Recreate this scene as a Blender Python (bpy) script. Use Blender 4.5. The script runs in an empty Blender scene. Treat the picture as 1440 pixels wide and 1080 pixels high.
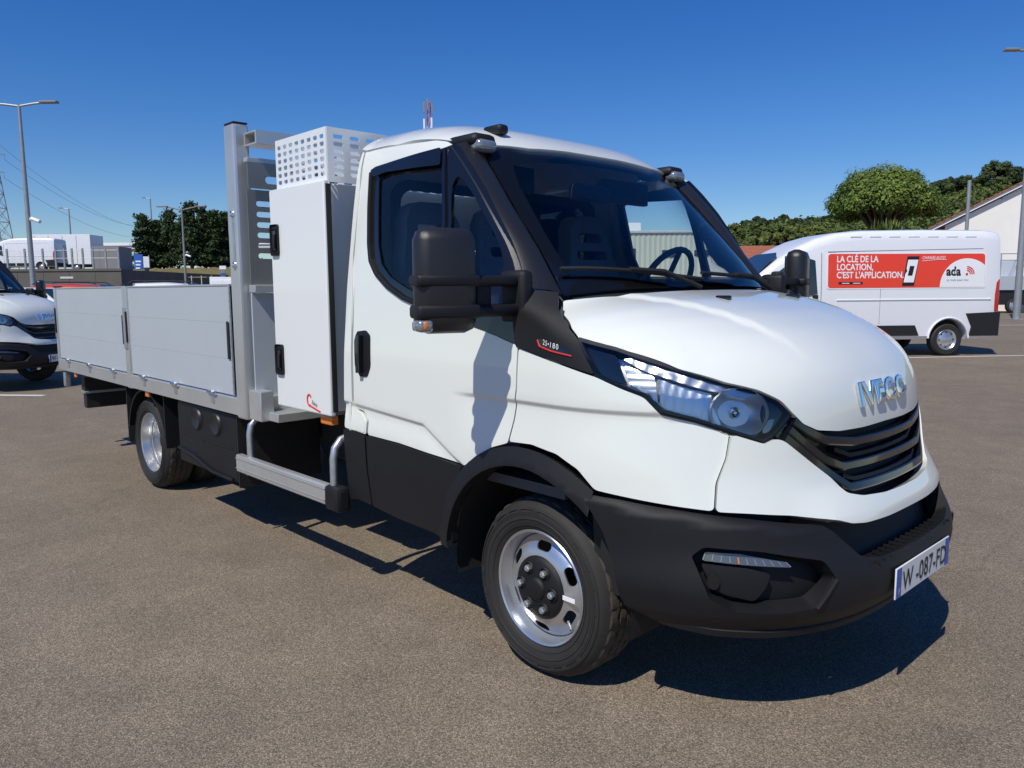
import bpy, bmesh, math, random
import numpy as np
from mathutils import Vector, Matrix
from mathutils.geometry import delaunay_2d_cdt
random.seed(7); rng=np.random.default_rng(7)
scene=bpy.context.scene; col=scene.collection
# ---------------------------------------------------------------- camera model (x forward along the truck, y to its left, z up; origin under the front axle)
CAM=(2.0051,-2.9652,1.4757); YAW,PITCH,ROLL,FPX=2.3848,.1214,-.0067,1094.0
_C=np.array(CAM)
_fw=np.array([math.cos(YAW)*math.cos(PITCH),math.sin(YAW)*math.cos(PITCH),-math.sin(PITCH)])
_rt=np.array([math.sin(YAW),-math.cos(YAW),0.]); _up=np.cross(_rt,_fw)
_r=math.cos(ROLL)*_rt+math.sin(ROLL)*_up; _u=-math.sin(ROLL)*_rt+math.cos(ROLL)*_up
def ray(u,v): return _fw+_r*(u-720)/FPX+_u*(540-v)/FPX
def project(P):
    d=np.asarray(P,float)-_C; z=d@_fw
    return 720+FPX*(d@_r)/z, 540-FPX*(d@_u)/z
def on_y(u,v,y): d=ray(u,v); return _C+d*((y-_C[1])/d[1])
def on_x(u,v,x): d=ray(u,v); return _C+d*((x-_C[0])/d[0])
def on_z(u,v,z): d=ray(u,v); return _C+d*((z-_C[2])/d[2])
cam=bpy.data.cameras.new('camera'); camo=bpy.data.objects.new('camera',cam); col.objects.link(camo)
cam.sensor_width=36; cam.lens=FPX/1440*36; cam.clip_start=.05; cam.clip_end=3000
camo.matrix_world=Matrix(((_r[0],_u[0],-_fw[0],CAM[0]),(_r[1],_u[1],-_fw[1],CAM[1]),(_r[2],_u[2],-_fw[2],CAM[2]),(0,0,0,1)))
scene.camera=camo
scene.render.resolution_x=1024; scene.render.resolution_y=768
# ---------------------------------------------------------------- sky and sun
SUNV=Vector((.20,-.72,1.0)).normalized()
world=bpy.data.worlds.new('World'); scene.world=world; world.use_nodes=True
wn=world.node_tree; bg=wn.nodes['Background']
sky=wn.nodes.new('ShaderNodeTexSky'); sky.sky_type='NISHITA'; sky.sun_disc=False
sky.sun_elevation=math.asin(SUNV.z); sky.sun_rotation=math.atan2(SUNV.x,SUNV.y)
sky.altitude=200; sky.air_density=1.2; sky.dust_density=.0; sky.ozone_density=10
hsv=wn.nodes.new('ShaderNodeHueSaturation'); hsv.inputs['Saturation'].default_value=1.22; hsv.inputs['Hue'].default_value=.513
wn.links.new(sky.outputs[0],hsv.inputs['Color']); wn.links.new(hsv.outputs[0],bg.inputs[0]); bg.inputs[1].default_value=.112
sl=bpy.data.lights.new('sun','SUN'); sl.energy=4.5; sl.angle=math.radians(.53); sl.color=(1,.95,.84)
so=bpy.data.objects.new('sun',sl); col.objects.link(so); so.rotation_euler=SUNV.to_track_quat('Z','Y').to_euler(); so.location=(5,-8,12)
scene.view_settings.view_transform='Standard'; scene.view_settings.look='None'
scene.view_settings.exposure=-.15; scene.view_settings.gamma=1; scene.view_settings.use_curve_mapping=False
scene.render.engine='CYCLES'; scene.cycles.max_bounces=8; scene.cycles.transparent_max_bounces=16
# ---------------------------------------------------------------- materials
def newmat(n):
    m=bpy.data.materials.new(n); m.use_nodes=True; return m,m.node_tree,m.node_tree.nodes['Principled BSDF']
def mat(n,c,rough=.5,metal=0,coat=0,spec=.5,noise=0,nscale=8,bump=0,bscale=200,emit=None,aniso=None):
    m,t,b=newmat(n)
    b.inputs['Base Color'].default_value=(*c,1); b.inputs['Roughness'].default_value=rough; b.inputs['Metallic'].default_value=metal
    b.inputs['Coat Weight'].default_value=coat; b.inputs['Coat Roughness'].default_value=.04; b.inputs['Specular IOR Level'].default_value=spec
    if noise or bump:
        tc=t.nodes.new('ShaderNodeTexCoord')
    if noise:
        nz=t.nodes.new('ShaderNodeTexNoise'); nz.inputs['Scale'].default_value=nscale; nz.inputs['Detail'].default_value=6
        t.links.new(tc.outputs['Object'],nz.inputs[0])
        mx=t.nodes.new('ShaderNodeMix'); mx.data_type='RGBA'
        mx.inputs[6].default_value=(*[x*(1-noise) for x in c],1); mx.inputs[7].default_value=(*[min(1,x*(1+noise)) for x in c],1)
        t.links.new(nz.outputs[0],mx.inputs[0]); t.links.new(mx.outputs[2],b.inputs['Base Color'])
        rr=t.nodes.new('ShaderNodeMapRange'); rr.inputs[3].default_value=max(0,rough-.12*noise*3); rr.inputs[4].default_value=min(1,rough+.12*noise*3)
        t.links.new(nz.outputs[0],rr.inputs[0]); t.links.new(rr.outputs[0],b.inputs['Roughness'])
    if bump:
        n2=t.nodes.new('ShaderNodeTexNoise'); n2.inputs['Scale'].default_value=bscale; n2.inputs['Detail'].default_value=3
        t.links.new(tc.outputs['Object'],n2.inputs[0]); bp=t.nodes.new('ShaderNodeBump'); bp.inputs['Strength'].default_value=bump; bp.inputs['Distance'].default_value=.002
        t.links.new(n2.outputs[0],bp.inputs['Height']); t.links.new(bp.outputs[0],b.inputs['Normal'])
    if emit:
        b.inputs['Emission Color'].default_value=(*emit,1); b.inputs['Emission Strength'].default_value=1
    return m
def glassmat(n,tint,rough=.0,base=.06,tintmix=1.0):
    m=bpy.data.materials.new(n); m.use_nodes=True; t=m.node_tree; t.nodes.clear()
    o=t.nodes.new('ShaderNodeOutputMaterial'); mx=t.nodes.new('ShaderNodeMixShader'); tr=t.nodes.new('ShaderNodeBsdfTransparent'); gl=t.nodes.new('ShaderNodeBsdfGlossy')
    fr=t.nodes.new('ShaderNodeFresnel'); fr.inputs[0].default_value=1.5
    tr.inputs[0].default_value=(*tint,1); gl.inputs['Roughness'].default_value=rough
    t.links.new(fr.outputs[0],mx.inputs[0]); t.links.new(tr.outputs[0],mx.inputs[1]); t.links.new(gl.outputs[0],mx.inputs[2]); t.links.new(mx.outputs[0],o.inputs[0])
    return m
M={}
M['paint']=mat('white_paint',(.775,.80,.75),.32,0,1.0)
M['paint2']=mat('white_locker_paint',(.80,.82,.81),.38,0,.6)
M['vanpaint']=mat('van_white_paint',(.80,.81,.84),.35,0,.6)
M['plastic']=mat('dark_textured_plastic',(.0095,.0095,.0115),.52,spec=.35,bump=.4,bscale=900,noise=.30,nscale=3)
M['pillar']=mat('satin_dark_pillar',(.017,.017,.019),.36,bump=.25,bscale=1200)
M['gloss']=mat('gloss_black',(.008,.008,.010),.10,0,.5)
M['rubber']=mat('tyre_rubber',(.020,.019,.018),.72,bump=.25,bscale=500,noise=.25,nscale=20)
M['tread']=mat('tyre_tread',(.055,.045,.036),.9,noise=.4,nscale=60)
M['steel']=mat('silver_wheel_paint',(.62,.63,.65),.30,.85,noise=.06,nscale=9)
M['chrome']=mat('chrome',(.85,.86,.88),.06,1)
M['reflector']=mat('lamp_reflector',(.90,.90,.89),.42,1,bump=.12,bscale=60)
M['galv']=mat('galvanised_steel',(.55,.57,.58),.38,.8,noise=.25,nscale=18)
M['alu']=mat('brushed_aluminium',(.62,.63,.62),.38,.65,noise=.10,nscale=6)
M['aludark']=mat('reflection_dark_aluminium',(.34,.335,.31),.36,.7,noise=.15,nscale=5)  # darker aluminium copy; the headboard's dark reflection is put into the base colour
M['aluside']=mat('anodised_dropside',(.47,.51,.545),.5,.12,noise=.04,nscale=3)
M['black']=mat('matt_black',(.012,.012,.013),.7)
M['chassis']=mat('chassis_black',(.015,.015,.016),.55,noise=.3,nscale=10)
M['dark']=mat('interior_dark',(.085,.09,.10),.7)
M['seat']=mat('seat_fabric',(.16,.17,.20),.85,noise=.2,nscale=60)
M['headliner']=mat('interior_headliner',(.62,.62,.62),.85)
M['glass']=glassmat('side_glass',(.90,.95,.96))
M['wsglass']=glassmat('windscreen_glass',(.90,.96,.95))
M['lens']=glassmat('clear_lens',(.93,.95,.97))
M['amber']=mat('amber_lens',(.75,.20,.02),.2,0,.6)
M['red']=mat('red_lens',(.45,.012,.015),.2,0,.8)
M['clear']=mat('clear_plastic_lamp',(.30,.32,.35),.10,.5,.6)
M['lampgrey']=mat('smoked_lamp',(.12,.125,.14),.12,.3,.6)
M['plate']=mat('plate_white',(.78,.80,.78),.4,0,.3)
M['blue']=mat('plate_blue',(.02,.09,.42),.4,0,.3)
M['ink']=mat('plate_ink',(.01,.01,.012),.5)
M['adred']=mat('advert_red',(.83,.055,.02),.4,0,.3)
M['adwhite']=mat('advert_white',(.86,.86,.87),.4,0,.3)
M['logo']=mat('logo_red',(.70,.04,.03),.4)
M['pole']=mat('galvanised_pole',(.36,.38,.39),.5,.5,noise=.15,nscale=3)
M['line']=mat('road_paint',(.62,.62,.60),.7,noise=.25,nscale=12)
M['concrete']=mat('concrete',(.125,.112,.10),.9,noise=.35,nscale=.8,bump=.3,bscale=20)
M['render']=mat('wall_render',(.80,.775,.72),.9,noise=.06,nscale=1.2,bump=.2,bscale=12)
M['rooftile']=mat('terracotta',(.36,.125,.07),.85,noise=.25,nscale=4)
M['cream']=mat('cream_cladding',(.62,.63,.52),.6,noise=.06,nscale=2)
M['winglass']=mat('dark_window',(.02,.03,.04),.08,0,.5)
M['bark']=mat('bark',(.10,.075,.055),.95,noise=.3,nscale=8,bump=.5,bscale=30)
M['phone']=mat('phone_black',(.012,.012,.014),.3)
M['grey']=mat('grey_box',(.24,.235,.24),.7,noise=.1,nscale=2)
def leafmat(n,c,var=.45):
    m,t,b=newmat(n); g=t.nodes.new('ShaderNodeObjectInfo'); geo=t.nodes.new('ShaderNodeNewGeometry')
    hs=t.nodes.new('ShaderNodeHueSaturation'); tcn=t.nodes.new('ShaderNodeTexCoord'); nn_=t.nodes.new('ShaderNodeTexNoise'); nn_.inputs['Scale'].default_value=.55; nn_.inputs['Detail'].default_value=3; t.links.new(tcn.outputs['Object'],nn_.inputs[0])
    cr=t.nodes.new('ShaderNodeValToRGB'); cr.color_ramp.elements[0].position=.32; cr.color_ramp.elements[1].position=.68; cr.color_ramp.elements[0].color=(*[x*.55 for x in c],1); cr.color_ramp.elements[1].color=(c[0]*1.5,c[1]*1.35,c[2]*1.2,1); t.links.new(nn_.outputs[0],cr.inputs[0]); t.links.new(cr.outputs[0],hs.inputs['Color'])
    mr=t.nodes.new('ShaderNodeMapRange'); mr.inputs[3].default_value=1-var; mr.inputs[4].default_value=1+var
    m2=t.nodes.new('ShaderNodeMapRange'); m2.inputs[3].default_value=.465; m2.inputs[4].default_value=.53
    t.links.new(geo.outputs['Random Per Island'],mr.inputs[0]); t.links.new(mr.outputs[0],hs.inputs['Value'])
    t.links.new(geo.outputs['Random Per Island'],m2.inputs[0]); t.links.new(m2.outputs[0],hs.inputs['Hue'])
    t.links.new(hs.outputs[0],b.inputs['Base Color']); b.inputs['Roughness'].default_value=.6; b.inputs['Specular IOR Level'].default_value=.25
    tl=t.nodes.new('ShaderNodeBsdfTranslucent'); t.links.new(hs.outputs[0],tl.inputs[0]); mx=t.nodes.new('ShaderNodeMixShader'); mx.inputs[0].default_value=.25
    o=t.nodes['Material Output']; t.links.new(b.outputs[0],mx.inputs[1]); t.links.new(tl.outputs[0],mx.inputs[2]); t.links.new(mx.outputs[0],o.inputs[0])
    return m
M['leaf_pine']=leafmat('umbrella_pine_needles',(.14,.215,.045))
M['leaf_conifer']=leafmat('conifer_needles',(.055,.09,.036))
M['leaf_bush']=leafmat('shrub_leaves',(.12,.165,.045))
M['leaf_dark']=leafmat('dark_oak_leaves',(.065,.10,.036))
M['leaf_yucca']=leafmat('yucca_leaves',(.12,.18,.05))
# asphalt
m,t,b=newmat('asphalt'); tc=t.nodes.new('ShaderNodeTexCoord')
def nz(scale,detail=4,rough=.6):
    n=t.nodes.new('ShaderNodeTexNoise'); n.inputs['Scale'].default_value=scale; n.inputs['Detail'].default_value=detail; n.inputs['Roughness'].default_value=rough; t.links.new(tc.outputs['Object'],n.inputs[0]); return n
vo=t.nodes.new('ShaderNodeTexVoronoi'); vo.inputs['Scale'].default_value=260; t.links.new(tc.outputs['Object'],vo.inputs[0])
rp=t.nodes.new('ShaderNodeValToRGB'); e=rp.color_ramp.elements
e[0].position=.0; e[0].color=(.085,.069,.051,1); e[1].position=1; e[1].color=(.39,.32,.242,1)
x=rp.color_ramp.elements.new(.45); x.color=(.185,.150,.110,1); x=rp.color_ramp.elements.new(.75); x.color=(.232,.188,.14,1)
sp=t.nodes.new('ShaderNodeSeparateColor'); t.links.new(vo.outputs['Color'],sp.inputs[0]); t.links.new(sp.outputs[0],rp.inputs[0])
big=nz(.35,5); mid=nz(3.0,5)
mr=t.nodes.new('ShaderNodeMapRange'); mr.inputs[1].default_value=.3; mr.inputs[2].default_value=.7; mr.inputs[3].default_value=.88; mr.inputs[4].default_value=1.10; t.links.new(big.outputs[0],mr.inputs[0])
mr2=t.nodes.new('ShaderNodeMapRange'); mr2.inputs[1].default_value=.3; mr2.inputs[2].default_value=.7; mr2.inputs[3].default_value=.88; mr2.inputs[4].default_value=1.1; t.links.new(mid.outputs[0],mr2.inputs[0])
mu=t.nodes.new('ShaderNodeMath'); mu.operation='MULTIPLY'; t.links.new(mr.outputs[0],mu.inputs[0]); t.links.new(mr2.outputs[0],mu.inputs[1])
wv=nz(.9,3); vm=t.nodes.new('ShaderNodeVectorMath'); vm.operation='ADD'; sc_=t.nodes.new('ShaderNodeVectorMath'); sc_.operation='SCALE'; sc_.inputs[3].default_value=.9; t.links.new(wv.outputs['Color'],sc_.inputs[0]); t.links.new(tc.outputs['Object'],vm.inputs[0]); t.links.new(sc_.outputs[0],vm.inputs[1])
ck=t.nodes.new('ShaderNodeTexVoronoi'); ck.feature='DISTANCE_TO_EDGE'; ck.inputs['Scale'].default_value=.21; t.links.new(vm.outputs[0],ck.inputs[0])
cm_=t.nodes.new('ShaderNodeMapRange'); cm_.inputs[1].default_value=.0; cm_.inputs[2].default_value=.0035; cm_.inputs[3].default_value=.86; cm_.inputs[4].default_value=1; t.links.new(ck.outputs['Distance'],cm_.inputs[0])
st_=nz(1.1,6,.7); sm_=t.nodes.new('ShaderNodeMapRange'); sm_.inputs[1].default_value=.62; sm_.inputs[2].default_value=.74; sm_.inputs[3].default_value=1; sm_.inputs[4].default_value=.86; t.links.new(st_.outputs[0],sm_.inputs[0])
m3=t.nodes.new('ShaderNodeMath'); m3.operation='MULTIPLY'; t.links.new(cm_.outputs[0],m3.inputs[0]); t.links.new(sm_.outputs[0],m3.inputs[1]); m4=t.nodes.new('ShaderNodeMath'); m4.operation='MULTIPLY'; t.links.new(m3.outputs[0],m4.inputs[0]); t.links.new(mu.outputs[0],m4.inputs[1]); mu=m4
hs=t.nodes.new('ShaderNodeHueSaturation'); t.links.new(rp.outputs[0],hs.inputs['Color']); t.links.new(mu.outputs[0],hs.inputs['Value']); t.links.new(hs.outputs[0],b.inputs['Base Color'])
b.inputs['Roughness'].default_value=.88; b.inputs['Specular IOR Level'].default_value=.3
bp=t.nodes.new('ShaderNodeBump'); bp.inputs['Strength'].default_value=.4; bp.inputs['Distance'].default_value=.0025
fine=nz(170,2); t.links.new(vo.outputs['Distance'],bp.inputs['Height']); bp2=t.nodes.new('ShaderNodeBump'); bp2.inputs['Strength'].default_value=.35; bp2.inputs['Distance'].default_value=.003
t.links.new(fine.outputs[0],bp2.inputs['Height']); t.links.new(bp.outputs[0],bp2.inputs['Normal']); t.links.new(bp2.outputs[0],b.inputs['Normal'])
M['asphalt']=m
M['bank']=mat('dry_grass_bank',(.16,.135,.05),.95,noise=.45,nscale=.9)
M['hill']=mat('hill_soil',(.10,.095,.045),.95,noise=.5,nscale=.25)
def gsm(a,s):
    k=np.arange(-4*s,4*s+1); w=np.exp(-.5*(k/s)**2); w/=w.sum()
    return np.convolve(np.pad(a,4*s,mode='edge'),w,'valid')
ZG=np.arange(.10,2.32,.01)
def zc(zs,vs,s=3): return gsm(np.interp(ZG,zs,vs),s)
XF=zc([.10,.22,.32,.45,.56,.63,.70,.76,.86,1.0,1.1,1.18,1.26,1.34,1.42,1.50,2.3],[.86,.90,.965,1.005,.995,.955,.95,.93,.895,.88,.862,.82,.72,.56,.36,.24,.24])
X1=.12   # from here backwards the parameter simply counts metres along x
WS=zc([.10,.30,.47,.68,.82,1.0,1.17,1.5,1.84,2.04,2.14,2.2,2.3],[.985,.995,1.005,1.012,1.012,1.006,1.0,.97,.925,.893,.86,.81,.72],3)
NN=zc([.1,.6,.75,1.0,1.3,2.3],[3.0,3.0,2.75,2.6,2.5,2.5])
XS=np.minimum(.12,XF-.40)
XS=gsm(np.minimum(XS,np.interp(ZG,[1.30,1.40,1.50,1.65,1.88,2.06,2.3],[.12,-.06,-.34,-.60,-.75,-.90,-.95])),3)   # cab sides draw in towards the windscreen
NU=240; UMAX=1.0+1.45
UG=np.concatenate([np.linspace(0,1,161),1+np.linspace(0,1.45,80)[1:]])
TAB=np.zeros((len(ZG),len(UG),2))
for i in range(len(ZG)):
    W,xf,xs,n=WS[i],XF[i],XS[i],NN[i]
    yy=np.concatenate([np.linspace(0,.8,120),1-.2*(1-np.linspace(0,1,240)[1:])**3])
    xx=xs+(xf-xs)*np.sqrt(np.maximum(0,1-yy**n)); yy=yy*W
    k=xx>=X1; xa=np.append(xx[k],X1); ya=np.append(yy[k],np.interp(-X1,-xx,yy))
    L=np.concatenate([[0],np.cumsum(np.hypot(np.diff(xa),np.diff(ya)))]); L/=L[-1]
    TAB[i,:161,0]=np.interp(UG[:161],L,xa); TAB[i,:161,1]=-np.interp(UG[:161],L,ya)
    xq=X1-(UG[161:]-1); TAB[i,161:,0]=xq; TAB[i,161:,1]=-np.where(xq<=xs,W,np.interp(-xq,-xx,yy))
def A(u,z):
    u=np.asarray(u,float); z=np.asarray(z,float)
    s=np.where(u<0,-1.,1.); ua=np.abs(u)
    fi=np.clip((z-ZG[0])/.01,0,len(ZG)-1.001); i=fi.astype(int); fi=fi-i
    fj=np.where(ua<1,ua*160,160+(ua-1)/1.45*79); fj=np.clip(fj,0,len(UG)-1.001); j=fj.astype(int); fj=fj-j
    q=TAB[i,j]*((1-fi)*(1-fj))[...,None]+TAB[i+1,j]*(fi*(1-fj))[...,None]+TAB[i,j+1]*((1-fi)*fj)[...,None]+TAB[i+1,j+1]*(fi*fj)[...,None]
    return np.stack([q[...,0],q[...,1]*s,z+0*q[...,0]],-1)
# ---------------------------------------------------------------- hood / windscreen / roof surface: B(t,y); t = length along the centre profile
PX=np.array([[.885,.93],[.882,1.0],[.868,1.10],[.835,1.18],[.775,1.255],[.68,1.325],[.55,1.385],[.40,1.43],[.26,1.455],[.13,1.475],
 [.10,1.50],[-.02,1.625],[-.16,1.765],[-.30,1.90],[-.44,2.03],[-.52,2.10],[-.60,2.155],[-.70,2.205],[-.84,2.245],[-1.0,2.265],[-1.27,2.27]])
_d=np.concatenate([[0],np.cumsum(np.hypot(*np.diff(PX,axis=0).T))])
TG=np.arange(0,_d[-1]+.005,.01)
CXT=gsm(np.interp(TG,_d,PX[:,0]),3); CZT=gsm(np.interp(TG,_d,PX[:,1]),3)
TT=lambda k:_d[k]
_kt=[_d[k] for k in (0,2,5,9,10,14,16,18,20)]
AX=gsm(np.interp(TG,_kt,[.66,.66,.60,.46,.44,.22,.14,.04,.0]),6)
AZ=gsm(np.interp(TG,_kt,[.0,.02,.10,.20,.10,.20,.24,.26,.26]),6)
YW=gsm(np.interp(TG,_kt,[1.,1.,.985,.98,.97,.93,.92,.92,.92]),6)
def B(t,y):
    t=np.asarray(t,float); y=np.asarray(y,float); I=lambda a:np.interp(t,TG,a)
    yw=I(YW); r=np.minimum(np.abs(y)/yw,.9995)
    return np.stack([I(CXT)-I(AX)*(1-np.sqrt(1-r**2.6)),y,I(CZT)-I(AZ)*(1-np.sqrt(1-r**4))],-1)
def hit(S,u,v,p0,tol=1e-7):
    d=ray(u,v); x=np.array([p0[0],p0[1],0.]); x[2]=np.linalg.norm(S(*p0)-_C)/np.linalg.norm(d)
    best=None
    for _ in range(60):
        q=S(x[0],x[1]); r=q-(_C+d*x[2]); e=1e-4
        J=np.stack([(S(x[0]+e,x[1])-S(x[0]-e,x[1]))/(2*e),(S(x[0],x[1]+e)-S(x[0],x[1]-e))/(2*e),-d],1)
        st=np.linalg.lstsq(J,-r,rcond=None)[0]; st=np.clip(st,-.15,.15); x=x+st
        if np.abs(st).max()<1e-6: break
    err=np.linalg.norm(S(x[0],x[1])-(_C+d*x[2]))
    return x[0],x[1],err
def hits(S,pts,p0):
    out=[]
    for (u,v) in pts:
        a,b,e=hit(S,u,v,p0); 
        if e>.01:
            best=(e,a,b)
            for s0 in (np.linspace(.05,2.3,12) if S is A else np.linspace(.05,2.6,14)):
                for s1 in ((.4,.8,1.2,1.7,2.1) if S is A else (-.85,-.6,-.3,0,.3)):
                    a2,b2,e2=hit(S,u,v,(s0,s1))
                    if e2<best[0]-1e-6: best=(e2,a2,b2)
            e,a,b=best
        p0=(a,b); out.append((a,b))
        if e>.01: print('MISS',(u,v),e,a,b)
    return out
# ---------------------------------------------------------------- helpers
def link(o,parent=None):
    col.objects.link(o)
    if parent is not None: o.parent=parent
    return o
def tag(o,label,cat=None,group=None,kind=None):
    if label: o['label']=label
    if cat: o['category']=cat
    if group: o['group']=group
    if kind: o['kind']=kind
    return o
def thing(name,label,cat,loc=(0,0,0),rz=0,group=None):
    o=bpy.data.objects.new(name,None); o.empty_display_size=.3; col.objects.link(o); o.location=loc; o.rotation_euler=(0,0,rz)
    return tag(o,label,cat,group)
def mesh_obj(name,V,F,m,parent=None,smooth=True,normals=None,angle=None):
    me=bpy.data.meshes.new(name); me.from_pydata([tuple(map(float,v)) for v in V],[],[tuple(map(int,f)) for f in F]); me.update()
    if smooth: me.polygons.foreach_set('use_smooth',[True]*len(me.polygons))
    if angle is not None: me.set_sharp_from_angle(angle=math.radians(angle))
    if normals is not None: me.normals_split_custom_set_from_vertices([tuple(map(float,n)) for n in normals])
    me.materials.append(M[m] if isinstance(m,str) else m)
    return link(bpy.data.objects.new(name,me),parent)
class MB:
    def __init__(s): s.V=[]; s.F=[]; s.rnd=False
    def add(s,V,F):
        n=len(s.V); s.V.extend([tuple(v) for v in V]); s.F.extend([tuple(i+n for i in f) for f in F]); return s
    def box(s,x0,x1,y0,y1,z0,z1,bev=0):
        if bev<=0:
            V=[(x,y,z) for x in (x0,x1) for y in (y0,y1) for z in (z0,z1)]
            return s.add(V,[(0,1,3,2),(4,6,7,5),(0,4,5,1),(2,3,7,6),(0,2,6,4),(1,5,7,3)])
        bm=bmesh.new(); bmesh.ops.create_cube(bm,size=1)
        for v in bm.verts: v.co=((x0+x1)/2+v.co.x*(x1-x0),(y0+y1)/2+v.co.y*(y1-y0),(z0+z1)/2+v.co.z*(z1-z0))
        bmesh.ops.bevel(bm,geom=bm.edges[:],offset=bev,segments=2,affect='EDGES',profile=.5)
        bm.verts.index_update(); s.add([v.co[:] for v in bm.verts],[[v.index for v in f.verts] for f in bm.faces]); bm.free(); return s
    def tube(s,pts,r,n=10,caps=True):
        s.rnd=True; pts=[Vector(p) for p in pts]; rr=r if isinstance(r,(list,tuple)) else [r]*len(pts); V=[]; F=[]
        for i,p in enumerate(pts):
            d=(pts[min(i+1,len(pts)-1)]-pts[max(i-1,0)]).normalized(); a=Vector((0,0,1)) if abs(d.z)<.9 else Vector((1,0,0))
            if i==0: e1=d.cross(a).normalized()
            else: e1=(e1-d*e1.dot(d)).normalized()
            e2=d.cross(e1)
            for k in range(n):
                th=2*math.pi*k/n; V.append(p+(e1*math.cos(th)+e2*math.sin(th))*rr[i])
        for i in range(len(pts)-1):
            for k in range(n): F.append((i*n+k,i*n+(k+1)%n,(i+1)*n+(k+1)%n,(i+1)*n+k))
        if caps: F.append(tuple(range(n))[::-1]); F.append(tuple((len(pts)-1)*n+k for k in range(n)))
        return s.add(V,F)
    def lathe(s,prof,c,n=48,axis='y',a0=0,a1=2*math.pi):
        s.rnd=True; full=abs(a1-a0-2*math.pi)<1e-6; N=n if full else n+1; V=[]; F=[]
        for (r,h) in prof:
            for k in range(N):
                th=a0+(a1-a0)*k/n; a,b_=r*math.cos(th),r*math.sin(th)
                V.append((c[0]+a,c[1]+h,c[2]+b_) if axis=='y' else ((c[0]+h,c[1]+a,c[2]+b_) if axis=='x' else (c[0]+a,c[1]+b_,c[2]+h)))
        for i in range(len(prof)-1):
            for k in range(n if full else n):
                k2=(k+1)%N if full else k+1; F.append((i*N+k,i*N+k2,(i+1)*N+k2,(i+1)*N+k))
        return s.add(V,F)
    def build(s,name,m,parent=None,smooth=False,angle=None):
        angle=angle if angle is not None else (45 if s.rnd else 20)
        o=mesh_obj(name,s.V,s.F,m,parent,smooth=True,angle=angle)
        bm=bmesh.new(); bm.from_mesh(o.data); bmesh.ops.recalc_face_normals(bm,faces=bm.faces[:]); bm.to_mesh(o.data); bm.free()
        o.data.set_sharp_from_angle(angle=math.radians(angle)); return o
def inside(P,poly):
    x,y=P[:,0],P[:,1]; r=np.zeros(len(P),bool); n=len(poly)
    for i in range(n):
        x0,y0=poly[i]; x1,y1=poly[(i+1)%n]
        c=((y0>y)!=(y1>y)); 
        if y1!=y0: r^=c&(x<(x1-x0)*(y-y0)/(y1-y0)+x0)
    return r
def dens(L,step,closed=True):
    L=[np.array(p,float) for p in L]; out=[]; n=len(L)
    for i in range(n if closed else n-1):
        a,b=L[i],L[(i+1)%n]; k=max(1,int(math.ceil(np.linalg.norm(b-a)/step)))
        for j in range(k): out.append(a+(b-a)*j/k)
    if not closed: out.append(L[-1])
    return out
def chaikin(L,it=2,closed=True):
    for _ in range(it):
        o=[]; n=len(L)
        if not closed: o.append(L[0])
        for i in range(n if closed else n-1):
            a,b=L[i],L[(i+1)%n]; o+= [a*.75+b*.25,a*.25+b*.75]
        if not closed: o.append(L[-1])
        L=o
    return L
def fill2d(loop,holes,step,lines=()):
    """triangulate a 2-D region with inner grid points -> verts, tris"""
    loops=[loop]+list(holes); V=[]; E=[]
    for L in loops:
        n0=len(V); V+= [tuple(p) for p in L]; E+=[(n0+i,n0+(i+1)%len(L)) for i in range(len(L))]
    A_=np.array(loop); mn,mx=A_.min(0),A_.max(0)
    gx=np.arange(mn[0]+step*.5,mx[0],step); gy=np.arange(mn[1]+step*.5,mx[1],step)
    if len(gx)*len(gy):
        G=np.array([(a,b) for a in gx for b in gy]); k=inside(G,loop)
        for h in holes: k&=~inside(G,h)
        G=G[k]; BV=np.array(V)
        if len(G):
            d=np.min(np.hypot(G[:,None,0]-BV[None,:,0],G[:,None,1]-BV[None,:,1]),1); G=G[d>step*.45]
            for L in lines:
                if len(G): q=np.array(L); d=np.min(np.hypot(G[:,None,0]-q[None,:,0],G[:,None,1]-q[None,:,1]),1); G=G[d>step*.5]
            V+=[tuple(g) for g in G]
    for L in lines:
        q=np.array(L); k=inside(q,loop)
        for h_ in holes: k&=~inside(q,h_)
        BV=np.array([p for l_ in loops for p in l_]); d=np.min(np.hypot(q[:,None,0]-BV[None,:,0],q[:,None,1]-BV[None,:,1]),1); k&=d>.006
        n0=len(V); idx=[-1]*len(q)
        for i_ in range(len(q)):
            if k[i_]: idx[i_]=len(V); V.append(tuple(q[i_]))
        E+=[(idx[i_],idx[i_+1]) for i_ in range(len(q)-1) if idx[i_]>=0 and idx[i_+1]>=0]
    r=delaunay_2d_cdt([Vector(v) for v in V],E,[],0,1e-7)
    P=np.array([tuple(v) for v in r[0]]); T=np.array([tuple(f) for f in r[2] if len(f)==3])
    c=P[T].mean(1); k=inside(c,loop)
    for h in holes: k&=~inside(c,h)
    T=T[k]
    # consistent orientation (ccw)
    a=P[T]; cr=(a[:,1,0]-a[:,0,0])*(a[:,2,1]-a[:,0,1])-(a[:,1,1]-a[:,0,1])*(a[:,2,0]-a[:,0,0])
    T[cr<0]=T[cr<0][:,::-1]
    return P,T[np.abs(cr)>1e-10]
def boundary(T):
    d={}
    for t_ in T:
        for i in range(3):
            a,b=t_[i],t_[(i+1)%3]; d[(a,b)]=1
    return [e for e in d if (e[1],e[0]) not in d]
def snormal(S,P,out):
    e=2e-3
    a=S(P[:,0]+e,P[:,1])-S(P[:,0]-e,P[:,1]); b=S(P[:,0],P[:,1]+e)-S(P[:,0],P[:,1]-e)
    n=np.cross(a,b); n/=np.maximum(1e-12,np.linalg.norm(n,axis=1))[:,None]
    q=S(P[:,0],P[:,1]); s=np.sign(((q-np.array(out))*n).sum(1)); s[s==0]=1
    return n*s[:,None]
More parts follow.
